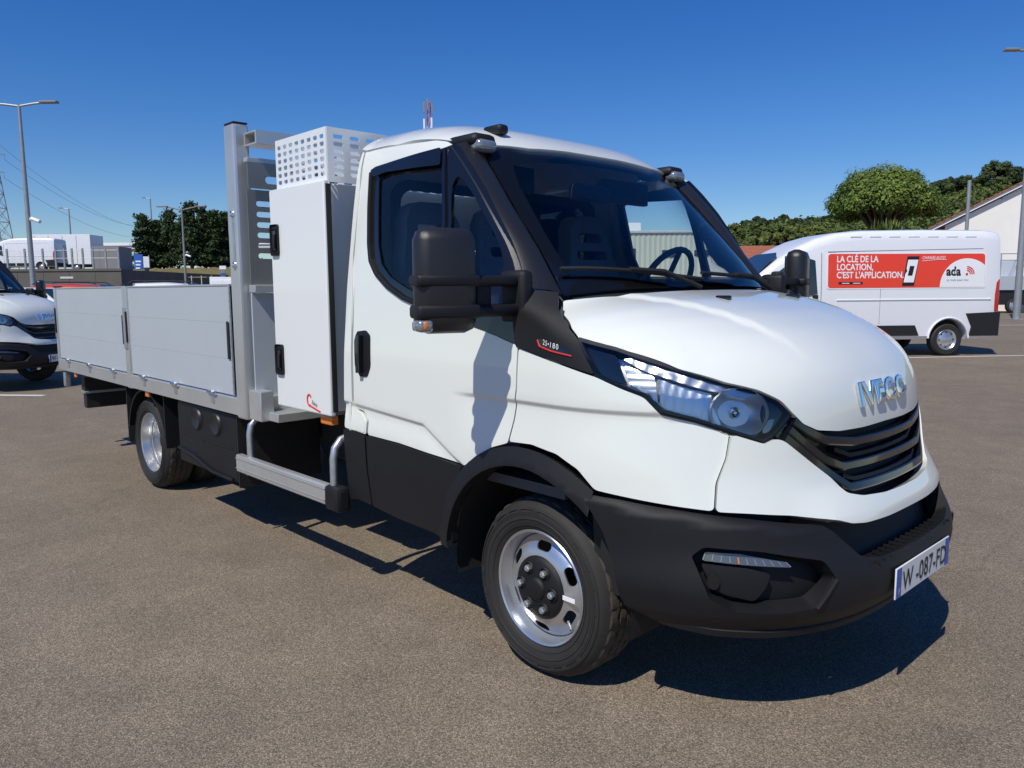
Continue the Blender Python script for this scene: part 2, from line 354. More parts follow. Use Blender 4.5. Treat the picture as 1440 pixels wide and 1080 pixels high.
CORE=(-.4,0.,.95)
def patch(name,S,loop,m,parent,off=0.,thick=.012,step=.035,holes=(),rnd=True,mirror=False,disp=None,sym=False,rstep=.03,label=None,lines=()):
    """panel cut out of surface S(a,b); sym: loop is one half, given from centre line to centre line, mirrored over y=0"""
    def prep(L):
        L=[np.array(p,float) for p in L]; L=dens(L,rstep); return chaikin(L,2) if rnd else L
    k=1 if S is A else 1
    if sym:
        f=np.array([-1,1]) if S is A else np.array([1,-1])
        L=[np.array(p,float) for p in loop]; L=L+[p*f for p in L[::-1]]; 
        L2=[L[0]]
        for p in L[1:]:
            if np.linalg.norm(p-L2[-1])>1e-5: L2.append(p)
        if np.linalg.norm(L2[0]-L2[-1])<1e-5: L2.pop()
        loop=prep(L2)
    else: loop=prep(loop)
    hl=[prep(h) for h in holes]
    if sym: hl=hl+[[p*f for p in h[::-1]] for h in hl]
    P,T=fill2d(loop,hl,step,lines)
    N=snormal(S,P,CORE); Q=S(P[:,0],P[:,1]); o=off+(disp(Q) if disp else 0.)
    Q=Q+N*(np.atleast_1d(o)[:,None] if np.ndim(o) else o)
    if disp:
        def SD(a_,b_):
            P_=np.stack([a_,b_],1); q_=S(a_,b_); return q_+snormal(S,P_,CORE)*np.broadcast_to(np.atleast_1d(off+disp(q_)),(len(q_),))[:,None]
        e=3e-3; nn=np.cross(SD(P[:,0]+e,P[:,1])-SD(P[:,0]-e,P[:,1]),SD(P[:,0],P[:,1]+e)-SD(P[:,0],P[:,1]-e)); nn/=np.maximum(1e-12,np.linalg.norm(nn,axis=1))[:,None]
        N0=N; nn*=np.sign((nn*N0).sum(1))[:,None]; bad=(nn*N0).sum(1)<.3; nn[bad]=N0[bad]; N=nn
    a=Q[T]; fn=np.cross(a[:,1]-a[:,0],a[:,2]-a[:,0]).sum(0) if False else np.cross(a[:,1]-a[:,0],a[:,2]-a[:,0])
    if (fn*N[T[:,0]]).sum()<0: T=T[:,::-1]
    V=list(Q); NR=list(N); F=[tuple(t_) for t_ in T]
    if thick:
        be=boundary(T); idx={}
        for (i,j) in be:
            d=Q[j]-Q[i]; nn=np.cross(d,N[i]); nn/=max(1e-9,np.linalg.norm(nn)); b0=len(V)
            V+= [Q[i],Q[j],Q[j]-N[j]*thick,Q[i]-N[i]*thick]; NR+=[nn]*4; F.append((b0,b0+3,b0+2,b0+1))
    o=mesh_obj(name,V,F,m,parent,normals=NR)
    if label: o['label']=label
    if mirror:
        f=np.array([1,-1,1]); o2=mesh_obj(name,[v*f for v in V],[t_[::-1] for t_ in F],m,parent if mirror is True else mirror,normals=[n*f for n in NR])
        return o,o2
    return o
def ribbon(name,S,pts,w,m,parent,off=0.,thick=.02,mirror=False,sym=False,rnd=2,step=.03,ends=1.0):
    """strip of width w along a polyline on surface S"""
    L=chaikin(dens(pts,step,False),rnd,False)
    if sym:
        f=np.array([-1,1]) if S is A else np.array([1,-1]); L=L+[p*f for p in L[::-1][1:]]
    L=np.array(L); Q=S(L[:,0],L[:,1]); N=snormal(S,L,CORE); n=len(L)
    Tn=np.gradient(Q,axis=0); Tn/=np.linalg.norm(Tn,axis=1)[:,None]; Bn=np.cross(N,Tn)
    ww=np.full(n,w/2); 
    V=[];F=[]
    for s_,h in ((-1,off),(-.7,off+.25*thick if thick<.012 else off+.004),(.7,off+.25*thick if thick<.012 else off+.004),(1,off),(1,off-thick),(-1,off-thick)):
        V+=list(Q+Bn*(ww*s_)[:,None]+N*h)
    for k in range(6):
        k2=(k+1)%6
        for i in range(n-1): F.append((k*n+i,k*n+i+1,k2*n+i+1,k2*n+i))
    F.append(tuple(k*n for k in range(6))); F.append(tuple(k*n+n-1 for k in range(6))[::-1])
    mb=MB(); mb.add(V,F); o=mb.build(name,m,parent,angle=40)
    if mirror:
        mb=MB(); mb.add([(v[0],-v[1],v[2]) for v in V],[f_[::-1] for f_ in F]); mb.build(name,m,parent if mirror is True else mirror,angle=40)
    return o
def plate(name,loop,holes,mapf,m,parent,thick=.003,step=.5,rnd=False):
    """flat sheet with holes; mapf(u,v,h)->xyz"""
    P,T=fill2d([np.array(p,float) for p in loop],[[np.array(p,float) for p in h] for h in holes],step)
    n=len(P); V=[mapf(p[0],p[1],thick/2) for p in P]+[mapf(p[0],p[1],-thick/2) for p in P]
    F=[tuple(t_) for t_ in T]+[tuple(x+n for x in t_[::-1]) for t_ in T]
    for (i,j) in boundary(T): F.append((j,i,i+n,j+n))
    mb=MB(); mb.add(V,F); return mb.build(name,m,parent,angle=30)
def oval(cx,cy,w,h,n=5):
    r=min(w,h)/2; out=[]; 
    for (sx,sy,a0) in ((1,1,0),(-1,1,90),(-1,-1,180),(1,-1,270)):
        for k in range(n): a=math.radians(a0+90*k/(n-1)); out.append((cx+sx*(w/2-r)+r*math.cos(a),cy+sy*(h/2-r)+r*math.sin(a)))
    o=[out[0]]
    for p in out[1:]:
        if math.hypot(p[0]-o[-1][0],p[1]-o[-1][1])>1e-6: o.append(p)
    if math.hypot(o[0][0]-o[-1][0],o[0][1]-o[-1][1])<1e-6: o.pop()
    return o
def rrect(x0,x1,y0,y1,r,n=5):
    out=[]
    for (cx,cy,a0) in ((x1-r,y1-r,0),(x0+r,y1-r,90),(x0+r,y0+r,180),(x1-r,y0+r,270)):
        for k in range(n): a=math.radians(a0+90*k/(n-1)); out.append((cx+r*math.cos(a),cy+r*math.sin(a)))
    return out
def text_mesh(body,size,bold=0.,extrude=0.,align='LEFT',shear=0.,space=1.0,bevel=0.):
    cu=bpy.data.curves.new('t','FONT'); cu.body=body; cu.size=size; cu.offset=bold*size; cu.extrude=extrude; cu.align_x=align; cu.shear=shear; cu.space_character=space; cu.resolution_u=3; cu.bevel_depth=bevel; cu.bevel_resolution=2
    o=bpy.data.objects.new('t',cu); col.objects.link(o); bpy.context.view_layer.update()
    me=bpy.data.meshes.new_from_object(o.evaluated_get(bpy.context.evaluated_depsgraph_get()))
    V=[tuple(v.co) for v in me.vertices]; F=[tuple(p.vertices) for p in me.polygons]
    bpy.data.objects.remove(o); bpy.data.curves.remove(cu); bpy.data.meshes.remove(me); return V,F
def text_obj(name,body,size,mapf,m,parent,**k):
    V,F=text_mesh(body,size,**k); return mesh_obj(name,[mapf(*v) for v in V],F,m,parent,smooth=False)
def copy_tree(o,parent=None,skip=()):
    c=o.copy(); col.objects.link(c); c.parent=parent
    for ch in list(o.children):
        if ch not in skip: copy_tree(ch,c,skip)
    return c
# ================================================================ the flatbed truck
truck=thing('flatbed_truck','white cab chassis truck with aluminium dropside bed and white tool locker behind its cab','truck')
def pa(pts,p0=(1.2,1.0)): return hits(A,pts,p0)
def pb(pts,p0=(1.0,-.6)): return hits(B,pts,p0)
def ux(x,z):  # parameter of a point on the straight side
    return 1+X1-x
REAR=-1.245
def crease(Q):
    x,z=Q[:,0],Q[:,2]
    sm=lambda a,lo,hi:(lambda t_:t_*t_*(3-2*t_))(np.clip((a-lo)/(hi-lo),0,1))
    ln=np.interp(x,[-1.3,-.62,-.42,-.2],[.945,.905,.80,.70]); d=-.012*sm(-z,-ln-.012,-ln+.012)*sm(-x,.22,.36)*(1-.8*sm(ln-z,.0,.12))
    d+=-.012*sm(-z,-1.0745,-1.0505)*sm(x,-.45,-.25)*(1-sm(x,.55,.8))*(1-.9*sm(1.06-z,.0,.22))*(z>.5)
    return d
def crease_lines():
    L=[]
    for o in (-.012,-.004,.004,.012):
        xs_=np.arange(-1.24,-.20,.02); L.append([(ux(x_,1.),float(np.interp(x_,[-1.3,-.62,-.42,-.2],[.945,.905,.80,.70]))+o) for x_ in xs_])
        us_=np.arange(.42,1.55,.02); L.append([(u_,1.0625+o) for u_ in us_])
    return L
CL=crease_lines()
ARCH_O=[(712,623),(745,627),(780,640),(810,662),(832,690)]
gap_front=[(727,372),(729,430),(727,488),(724.5,547),(719,590),(712,623)]
pillar_out=[(637,204),(655,230),(675,263),(702,314),(716,341),(727,370)]
pillar_in=[(669,203),(693,238),(724,293),(758,349),(784,400),(791,413)]
trim=[(726.5,407),(786,412.5),(785,432),(799,460),(813,477),(837,527),(780,507),(726,487)]
lamp_top=[(813,475),(866,489),(955,518),(1022,538),(1067,549),(1098,564),(1113,580)]
lamp_bot=[(1087,613),(1073,621),(1027,607),(978,591),(929,580),(907,556),(873,544),(838,529)]
def shift(L,dx,dy): return [(x+dx,y+dy) for x,y in L]
def lerp_c(pts,n):
    P=np.array(pts,float); d=np.concatenate([[0],np.cumsum(np.hypot(*np.diff(P,axis=0).T))]); q=np.linspace(0,d[-1],n)
    return np.stack([np.interp(q,d,P[:,0]),np.interp(q,d,P[:,1])],1)
# ---- inner black shell (closes the gaps behind the panels)
archc=[(ux(.47*math.cos(a),max(.35,.40+.47*math.sin(a))),max(.30,.40+.47*math.sin(a))) for a in np.linspace(-.3,math.pi+.3,24)]
patch('body_shell',A,[(-.02,.40),(.9,.40),(.9,1.16),(.7,1.12),(.5,1.10),(.40,1.0),(-.02,.96)],'black',truck,off=-.075,thick=0,step=.08,mirror=True,rnd=False)
patch('bonnet_underside',B,[(.1,0),(1.05,0),(1.05,-.72),(.75,-.84),(.35,-.70),(.12,-.42)],'black',truck,off=-.07,thick=0,step=.08,sym=True,rnd=False)
# ---- bonnet
hood_half=[(.052,0)]+pb([(1215,600),(1180,606),(1150,605),(1130,596)],(.05,-.2))+pb(shift(lamp_top[::-1],0,-1),(.15,-.55))+pb([(803,459),(790,437),(792,420)],(.6,-.93))+pb([(850,414),(905,412.5)],(1.0,-.7))+[(.985,-.22),(.99,0)]
def hoodcrease(Q):
    x,y=Q[:,0],np.abs(Q[:,1]); c=.60-.20*np.clip(.85-x,0,1)*-1; c=.40+.22*np.clip((.75-x)/.75,0,1)
    t_=np.clip((y-c)/.05+.5,0,1); return -.010*(t_*t_*(3-2*t_))*np.clip((.78-x)/.2,0,1)
hood=patch('bonnet',B,hood_half,'paint',truck,off=.0,thick=.025,step=.03,sym=True,disp=hoodcrease)
for y in (-.28,.28):
    q=B(.80,y); mb=MB(); mb.box(q[0]-.03,q[0]+.03,y-.014,y+.014,q[2]-.006,q[2]+.012,.006); mb.build('washer_nozzle','gloss',truck)
# ---- cowl under the wipers
patch('cowl',B,[(.96,0),(1.085,0),(1.10,-.30),(1.09,-.60),(1.075,-.74),(1.0,-.74),(.97,-.4)],'black',truck,off=-.028,thick=.01,step=.04,sym=True,rnd=False)
# ---- windscreen
WT=1.925
ws_in=pb([(x+3,y) for x,y in pillar_in],(1.9,-.66))
ws_half=[(1.06,0),(1.06,-.45)]+ws_in[::-1]+[(WT+.02,-.45),(WT+.035,-.2),(WT+.035,0)]
patch('windscreen',B,ws_half,'wsglass',truck,off=-.006,thick=0,step=.05,sym=True)
inner=[(1.13,0),(1.13,-.50),(1.15,-.70),(1.40,-.685),(1.70,-.645),(1.84,-.60),(1.87,-.40),(1.885,0)]
patch('windscreen_border',B,ws_half,'gloss',truck,off=-.012,thick=0,step=.05,sym=False,rnd=True) if False else None
def half_ring(outer,inn): return outer+inn[::-1]
o=patch('windscreen_border',B,half_ring(ws_half,inner),'gloss',truck,off=-.013,thick=0,step=.04,rnd=False,mirror=True)
# wipers
def on_ws(t_,y,h): 
    P=np.array([[t_,y]]); return (B(P[:,0],P[:,1])+snormal(B,P,CORE)*h)[0]
for (y0,t0,y1,t1,yp,tp) in ((-.06,1.075,-.74,1.17,-.15,1.0),(.62,1.08,-.02,1.12,.5,1.0)):
    w=tag(MB().tube([on_ws(t0+(t1-t0)*k/8,y0+(y1-y0)*k/8,.022) for k in range(9)],.009,6).build('wiper','black',truck),None)
    MB().tube([on_ws(tp,yp,.01),on_ws((tp+t1)/2+.02,(yp+y1*.6+y0*.4)/2,.04),on_ws(t0*.4+t1*.6,y0*.4+y1*.6,.03)],.011,6).build('wiper_arm','black',w)
# ---- roof
roof_half=[(WT+.045,0),(WT+.045,-.2),(WT+.03,-.45)]+pb([(668,206),(652,200),(630,198)],(1.95,-.66))+pb([(613,196.5),(560,204),(516,212)],(2.2,-.8))+[(2.73,-.855),(2.73,0)]
patch('roof',B,roof_half,'paint',truck,off=.002,thick=.03,step=.04,sym=True)
# ---- A pillars (loft from the door edge to the windscreen edge)
n=22; oc=lerp_c(shift(pillar_out,-3,1)+[(728,408)],n); ic=lerp_c(pillar_in,n)
PO=A(*np.array(pa(list(map(tuple,oc)),(.9,2.0))).T); PI=B(*np.array(pb(list(map(tuple,ic)),(1.95,-.63))).T)
V=[];F=[];k=9
for i in range(n):
    ch=PI[i]-PO[i]; ax=(PO[min(i+1,n-1)]-PO[max(i-1,0)]); nn=np.cross(ch,ax); nn/=np.linalg.norm(nn); nn*=np.sign(nn@(PO[i]-np.array(CORE)))
    for j in range(k):
        s=j/(k-1); V.append(PO[i]+ch*s+nn*(.020*math.sin(math.pi*s)**.8-.004))
for i in range(n-1):
    for j in range(k-1): F.append((i*k+j,i*k+j+1,(i+1)*k+j+1,(i+1)*k+j))
for sgn in (1,-1):
    mb=MB(); mb.add([(v[0],v[1]*sgn,v[2]) for v in V],F); mb.build('windscreen_pillar','pillar',truck,angle=60)
# ---- trim panel below the pillar with the badge
tl=pa(trim,(1.0,1.45)); tp,tp2=patch('pillar_trim',A,tl,'plastic',truck,off=.006,thick=.02,step=.02,mirror=True)
bd=pa([(757,477),(764,476.5),(800,489),(806,500),(775,492),(762,487)],(1.0,1.28))
patch('badge',A,bd,'gloss',tp,off=.008,thick=.004,step=.02,rstep=.01)
ribbon('badge_stripe',A,pa([(758,478),(761,487),(775,493),(806,501)],(1.0,1.28)),.005,'logo',tp,off=.010,thick=.003,step=.01)
bc=pa([(766,484.5),(796,494.5)],(1.0,1.28)); b0,b1=np.array(bc[0]),np.array(bc[1])
def badge_map(x,y,z):
    e=(b1-b0); L=np.linalg.norm(e); q=b0+e*(x/.118)+np.array([0,y]); P=np.array([q]); return (A(P[:,0],P[:,1])+snormal(A,P,CORE)*(.0105+z))[0]
text_obj('badge_text','25•180',.026,badge_map,'adwhite',tp,space=1.25)
# ---- doors
def mirror_door(make): pass
PE=4.5
win=[(522.5,241),(531,235),(624,208),(637+PE,201)]+[(x+PE,y-1) for x,y in pillar_out[1:]]+[(733,430),(731,488),(694,471),(655,457),(620,444),(567,419),(545,402.5),(528.5,384),(521,367),(519,343),(519.5,290)]
g_main=[(531.5,252),(545,245),(621,236),(622,300),(622,428),(600,421),(570,405),(548,390),(535,372),(530.5,345)]
g_quart=[(634,262),(641,247),(650,250),(664,272),(686,312),(702,345),(708,372),(700,392),(632,392)]
door_top=[(514.5,213),(560,205),(613,197.5),(626,198.5),(637,205)]
swage=[(497,563),(498,574),(508,578),(516,590),(516,612)]
white_low=[(652,655),(600,637),(560,623),(516,611.5)]
door_out=[(514.5,213),(560,205),(613,197.5),(628,199)]+pillar_out+gap_front[1:]+[(690,629),(668,641)]+white_low+swage[:4][::-1]+[(497.5,408),(498,360),(506.5,276)]
dl=pa(shift(door_out,.8,0),(1.9,1.5)); wl=pa(win,(1.9,1.8))
dR,dL=patch('door',A,dl,'paint',truck,off=0,thick=.03,step=.024,holes=[wl],mirror=True,disp=crease,lines=CL)
clad=[(516.5,613),(560,624.5),(600,638.5),(650,656),(642,690),(637,730),(638,764),(610,748),(560,728),(526,711),(519,660)]
cl=pa(clad,(2.0,.7)); clR,clL=patch('lower_cladding',A,cl,'plastic',dR,off=.006,thick=.03,step=.05,mirror=dL)
gm=pa(g_main,(1.9,1.7)); gq=pa(g_quart,(1.3,1.7))
patch('window_frame',A,pa(win,(1.9,1.8)),'gloss',dR,off=-.006,thick=.02,step=.04,holes=[gm,gq],mirror=dL)
# raised rubber seal and wind deflector along the window
ribbon('window_seal',A,pa([(620,443),(567,419),(545,403),(529,384.5),(521.5,367),(519.5,343),(520,290),(522.5,243)],(1.7,1.4)),.018,'plastic',dR,off=.006,thick=.015,mirror=dL)
patch('wind_deflector',A,pa([(524,241),(531,236),(623,209),(622,233),(545,243),(528,250)],(1.9,2.0)),'gloss',dR,off=.014,thick=.004,step=.04,mirror=dL)
ribbon('quarter_post',A,pa([(625.5,209),(625,300),(626,430)],(1.5,2.0)),.020,'gloss',dR,off=.002,thick=.02,mirror=dL)
patch('window_glass',A,gm,'glass',dR,off=-.014,thick=0,step=.06,mirror=dL)
patch('quarter_glass',A,gq,'glass',dR,off=-.014,thick=0,step=.06,mirror=dL)
patch('inner_trim',A,[(ux(-1.1,1.4),1.46),(ux(-.1,1.4),1.38),(ux(-.1,.8),.8),(ux(-1.1,.8),.8)],'dark',dR,off=-.07,thick=0,step=.12,mirror=dL,rnd=False)
# handle: dark recess plate with a vertical grip
hd=pa([(499,478),(503,466),(515,464.5),(521,472),(521.5,515),(517,530),(507,529.5),(500,515)],(2.1,1.2))
h1,h2=patch('door_handle',A,hd,'plastic',dR,off=.004,thick=.01,step=.02,mirror=dL)
hb=pa([(509.5,472),(509,500),(510,524)],(2.1,1.2)); ribbon('grip',A,hb,.030,'gloss',h1,off=.028,thick=.02,mirror=h2)
# ---- rear corner panels behind the doors, fuel flap, dark lower part
rl=[(ux(REAR,2.13),2.128)]+pa([(512.5,214.5),(505,276),(496.3,360),(495.5,408),(494.8,564),(496,574),(506,579.5),(514,591),(514,611),(500,606)],(2.3,1.9))+[(ux(REAR,.82),.818)]
rR,rL=patch('rear_corner_panel',A,rl,'paint',truck,off=0,thick=.03,step=.024,mirror=True,disp=crease,lines=CL)
fl=pa([(497.5,577),(506,581),(512.5,592),(512.5,609),(497.5,604)],(2.3,.9)); patch('fuel_flap',A,fl,'paint',rR,off=.002,thick=.004,step=.03,disp=crease)
rc=[(ux(REAR,.815),.813)]+pa([(500,607.5),(514,613),(517,660),(524,710),(505,701)],(2.2,.7))+[(ux(REAR+.03,.47),.47)]
patch('rear_lower_cladding',A,rc,'plastic',truck,off=.006,thick=.03,step=.05,mirror=True)
# cab rear wall with window
zz=np.linspace(.60,2.10,24); Wz=np.interp(zz,ZG,WS)
ol=[(-w+.004,z) for w,z in zip(Wz,zz)]; top=[(-.80,2.185),(-.70,2.215),(-.35,2.255)]
outl=ol+top; outl=outl+[(-y,z) for y,z in outl[::-1]]
hole=rrect(-.72,.72,1.50,1.98,.08)
plate('cab_rear_wall',outl,[hole[::-1]],lambda u,v,h:(REAR+.045+h,u,v),'paint',truck,thick=.02,step=.3)
plate('rear_window_glass',hole,[],lambda u,v,h:(REAR+.045+h,u,v),'glass',truck,thick=.004)
plate('rear_window_frame',rrect(-.75,.75,1.47,2.01,.1),[rrect(-.70,.70,1.52,1.96,.07)[::-1]],lambda u,v,h:(REAR+.064+h,u,v),'black',truck,thick=.012)
# ---- front wings
wing=[(729.5,489.5),(780,509),(839,530.5)]+shift(lamp_bot[::-1],0,3)[1:-1]
wing=[(729.5,490),(780,509.5),(839,531),(873,547),(905,559),(928,583),(978,594),(1026,610)]+[(1020,645),(1006,680),(1003.5,719),(950,712),(870,697),(836,689)]+[(812,660),(781,638),(746,625),(715,621)]+[(721.5,590),(727,547),(729.5,489)][:2]
patch('front_wing',A,pa(wing,(1.0,1.2)),'paint',truck,off=0,thick=.03,step=.024,mirror=True,disp=crease,lines=CL)
# ---- white front panel with the lip under the grille
fr=pa([(1028.5,611),(1073,624.5),(1089,617),(1100,620),(1138,651),(1163,671),(1186,694)],(.55,1.0))+[(.20,.757),(.10,.745),(0,.742)]
fr+= [(0,.672),(.12,.672),(.22,.676),(.27,.685),(.31,.703)]+pa([(1110,725),(1050,722),(1006,719.5),(1008.5,680),(1022,646)],(.42,.72))
patch('front_panel',A,fr,'paint',truck,off=.012,thick=.05,step=.03,sym=True) if False else None
half=[(0,.742),(.10,.745),(.20,.757)]+pa([(1186,694),(1163,671),(1138,651),(1100,620),(1089,617),(1073,624.5),(1028.5,611)],(.25,.8))+pa([(1022,646),(1008.5,680),(1006,719.5),(1050,722),(1110,725)],(.55,.9))+[(.31,.703),(.27,.685),(.22,.676),(.12,.672),(0,.672)]
def lipout(Q): return .012+.02*np.clip((.80-Q[:,2])/.1,0,1)*np.clip((.62-np.abs(Q[:,1]))/.15,0,1)
patch('front_panel',A,half,'paint',truck,off=0,thick=.05,step=.028,sym=True,disp=lipout)
# ---- arch flares
ao=pa(ARCH_O,(1.2,.9)); th=np.linspace(math.radians(52),math.radians(200),26)
def arcpt(r,a,zc_=.40): 
    x,z=r*math.cos(a),zc_+r*math.sin(a); z=max(z,.36); 
    if x<=X1: return (ux(x,z),z)
    u=np.linspace(.5,1,60); q=A(u,np.full(60,z)); return (float(np.interp(-x,-q[:,0],u)),z)
flo=[arcpt(.515,a,.385) for a in np.linspace(math.radians(52),math.radians(172),22)]+[(ux(-.50,.42),.42)]
fli=[(ux(-.43,.42),.42)]+[arcpt(.445,a,.385) for a in np.linspace(math.radians(172),math.radians(46),22)]
def flare(Q):
    r=np.hypot(Q[:,0],Q[:,2]-.385); return .030-.022*np.clip((r-.45)/.07,0,1)
patch('arch_flare',A,flo+fli,'plastic',truck,off=0,thick=.05,step=.025,mirror=True,disp=flare,rnd=False,rstep=.02)
# ---- bumper
bt=pa([(1130,737),(1050,729.5),(950,717),(870,702),(822,693)],(.39,.7))
bf=pa([(838,720),(852,745),(868,790),(876,830),(884,847)],(.85,.7))
bump_half=[(0,.552),(.20,.556),(.265,.575),(.315,.655),(.345,.697)]+bt+bf+[(.70,.372),(.60,.352),(.48,.345),(.30,.345),(0,.345)]
fog=pa([(972,780),(989,767),(1060,774),(1150,789),(1165,811),(1138,849),(1090,856),(1028,854),(997,836)],(.6,.5))
def bulge(Q):
    z=Q[:,2]; y=np.abs(Q[:,1]); zt=np.interp(y,[.30,.42,.57,.74,.88,.99],[.552,.69,.709,.739,.761,.79])
    return .026+.012*np.exp(-((z-.50)/.07)**2)-.034*np.clip((z-(zt-.035))/.035,0,1)**1.5*(y>.40)-.028*np.clip((.425-z)/.07,0,1)
bumper=patch('bumper',A,bump_half,'plastic',truck,off=0,thick=.07,step=.026,holes=[fog],sym=True,disp=bulge)
cz=(.47)
for sg in (1,-1):
    mir=(lambda L:[(p[0]*sg,p[1]) for p in L])
    fo=np.array(fog); c=fo.mean(0)
    patch('fog_recess',A,mir([tuple(c+(p-c)*1.12) for p in fo]),'plastic',bumper,off=-.045,thick=0,step=.03)
    li=pa([(992,776),(1040,779),(1103,790),(1112,798),(1050,795),(988,788)],(.6,.55))
    lo=patch('indicator_lamp',A,mir(li),'lampgrey',bumper,off=.002,thick=.045,step=.012,rstep=.01)
    for kx in range(11):
        a=np.array(li[0])*(1-kx/10)+np.array(li[2])*kx/10; b_=np.array(li[5])*(1-kx/10)+np.array(li[3])*kx/10
        ribbon('lens_rib',A,mir([tuple(a*.9+b_*.1),tuple(a*.1+b_*.9)]),.0045,'clear' if kx!=4 else 'amber',lo,off=.004,thick=.003,step=.01,rnd=0)
    sh=pa([(985,792),(1050,799),(1086,808),(1078,830),(1062,848),(1020,838),(1000,828)],(.6,.5))
    patch('recess_blade',A,mir(sh),'plastic',bumper,off=-.010,thick=.03,step=.03)
    fc=np.array(pa([(1003,818)],(.6,.5))[0]); 
    lens=patch('fog_lamp',A,mir([tuple(fc+np.array([.013*math.cos(a),.026*math.sin(a)])) for a in np.linspace(0,2*math.pi,14)[:-1]]),'gloss',bumper,off=.004,thick=.02,step=.01,rstep=.01)
    ribbon('recess_edge',A,mir(pa([(1165,812),(1139,849)],(.5,.47))),.010,'plastic',bumper,off=.040,thick=.02)
ribbon('bumper_lower_lip',A,[(0,.352),(.3,.352),(.48,.352),(.60,.360),(.70,.380),(.78,.42)],.030,'plastic',bumper,off=.004,thick=.04,sym=True)
patch('bumper_recess',A,[(0,.52),(.36,.52),(.40,.72),(.30,.74),(0,.74)],'black',bumper,off=-.055,thick=0,step=.06,sym=True,rnd=False)
patch('bumper_step',A,[(0,.535),(.25,.535),(.262,.56),(0,.56)],'plastic',bumper,off=-.03,thick=.01,step=.04,sym=True,rnd=False)
for y in np.linspace(-.34,.34,15): MB().box(.955,1.02,y-.004,y+.004,.551,.560).build('tread_rib','plastic',bumper)
# ---- licence plate
PLX=1.046
lp=MB().box(PLX-.006,PLX,-.26,.26,.408,.518,.002).build('licence_plate','plate',truck)
MB().box(PLX,PLX+.0015,-.2575,-.217,.411,.515).build('blue_band','blue',lp); MB().box(PLX,PLX+.0015,.217,.2575,.411,.515).build('blue_band','blue',lp)
text_obj('plate_characters','W -087-FD',.098,lambda x,y,z:(PLX+.002+z,-.205+x*.93,.427+y*1.02),'ink',lp,bold=.006,space=1.02)
text_obj('country_letter','F',.03,lambda x,y,z:(PLX+.003,-.245+x,.425+y),'adwhite',lp)
# ---- grille
gr=[(0,.765),(.12,.765),(.245,.79)]+pa([(1163,670),(1138,650),(1112,624),(1100,617),(1093,612),(1112,581),(1128,594),(1150,607),(1180,608),(1215,602)],(.3,.85))+[(0,.985)]
def gz(Q): return -.028
grille=patch('grille',A,gr,'black',truck,off=-.045,thick=.0,step=.04,sym=True)
patch('grille_surround',A,pa([(1090,612),(1111,580),(1128,593),(1150,606),(1163,620),(1143,634),(1150,652),(1165,672),(1138,650.5),(1112,625)],(.42,1.0)),'gloss',grille,off=-.012,thick=.03,step=.03,mirror=True)
for k,(sl_,w_,of_) in enumerate(([[(1116,592),(1135,606),(1160,619),(1200,621)],.030,.004],[[(1110,604),(1132,624),(1158,645),(1185,656)],.030,.004],[[(1104,615),(1130,637),(1165,665),(1195,685)],.030,.004],[[(1178,632),(1200,640)],.020,-.016],[[(1190,668),(1206,672)],.020,-.016])):
    P=pa(sl_,(.38,1.0)); zend=P[-1][1]; u0=P[-1][0]
    P=P+[(u0*.5,zend-.004),(0,zend-.006)]
    ribbon('slat',A,P,w_,'gloss' if of_>0 else 'plastic',grille,off=of_,thick=.03,sym=True)
# ---- maker's letters on the bonnet
def logo_map(x,y,z):
    P=np.array([[.062+.105+y,x]]); P[0,0]=.128+y; q=B(P[:,0],P[:,1])+snormal(B,P,CORE)*(.006+z); return q[0]
V,F=text_mesh('IVECO',.112,bold=.018,extrude=.002,align='CENTER',space=1.10,bevel=.0035)
cm=np.array(V); mb=MB(); 
lg=mesh_obj('badge_letters',[logo_map(v[0]*1.22,v[1],v[2]+.004) for v in V],F,'chrome',truck,smooth=False)
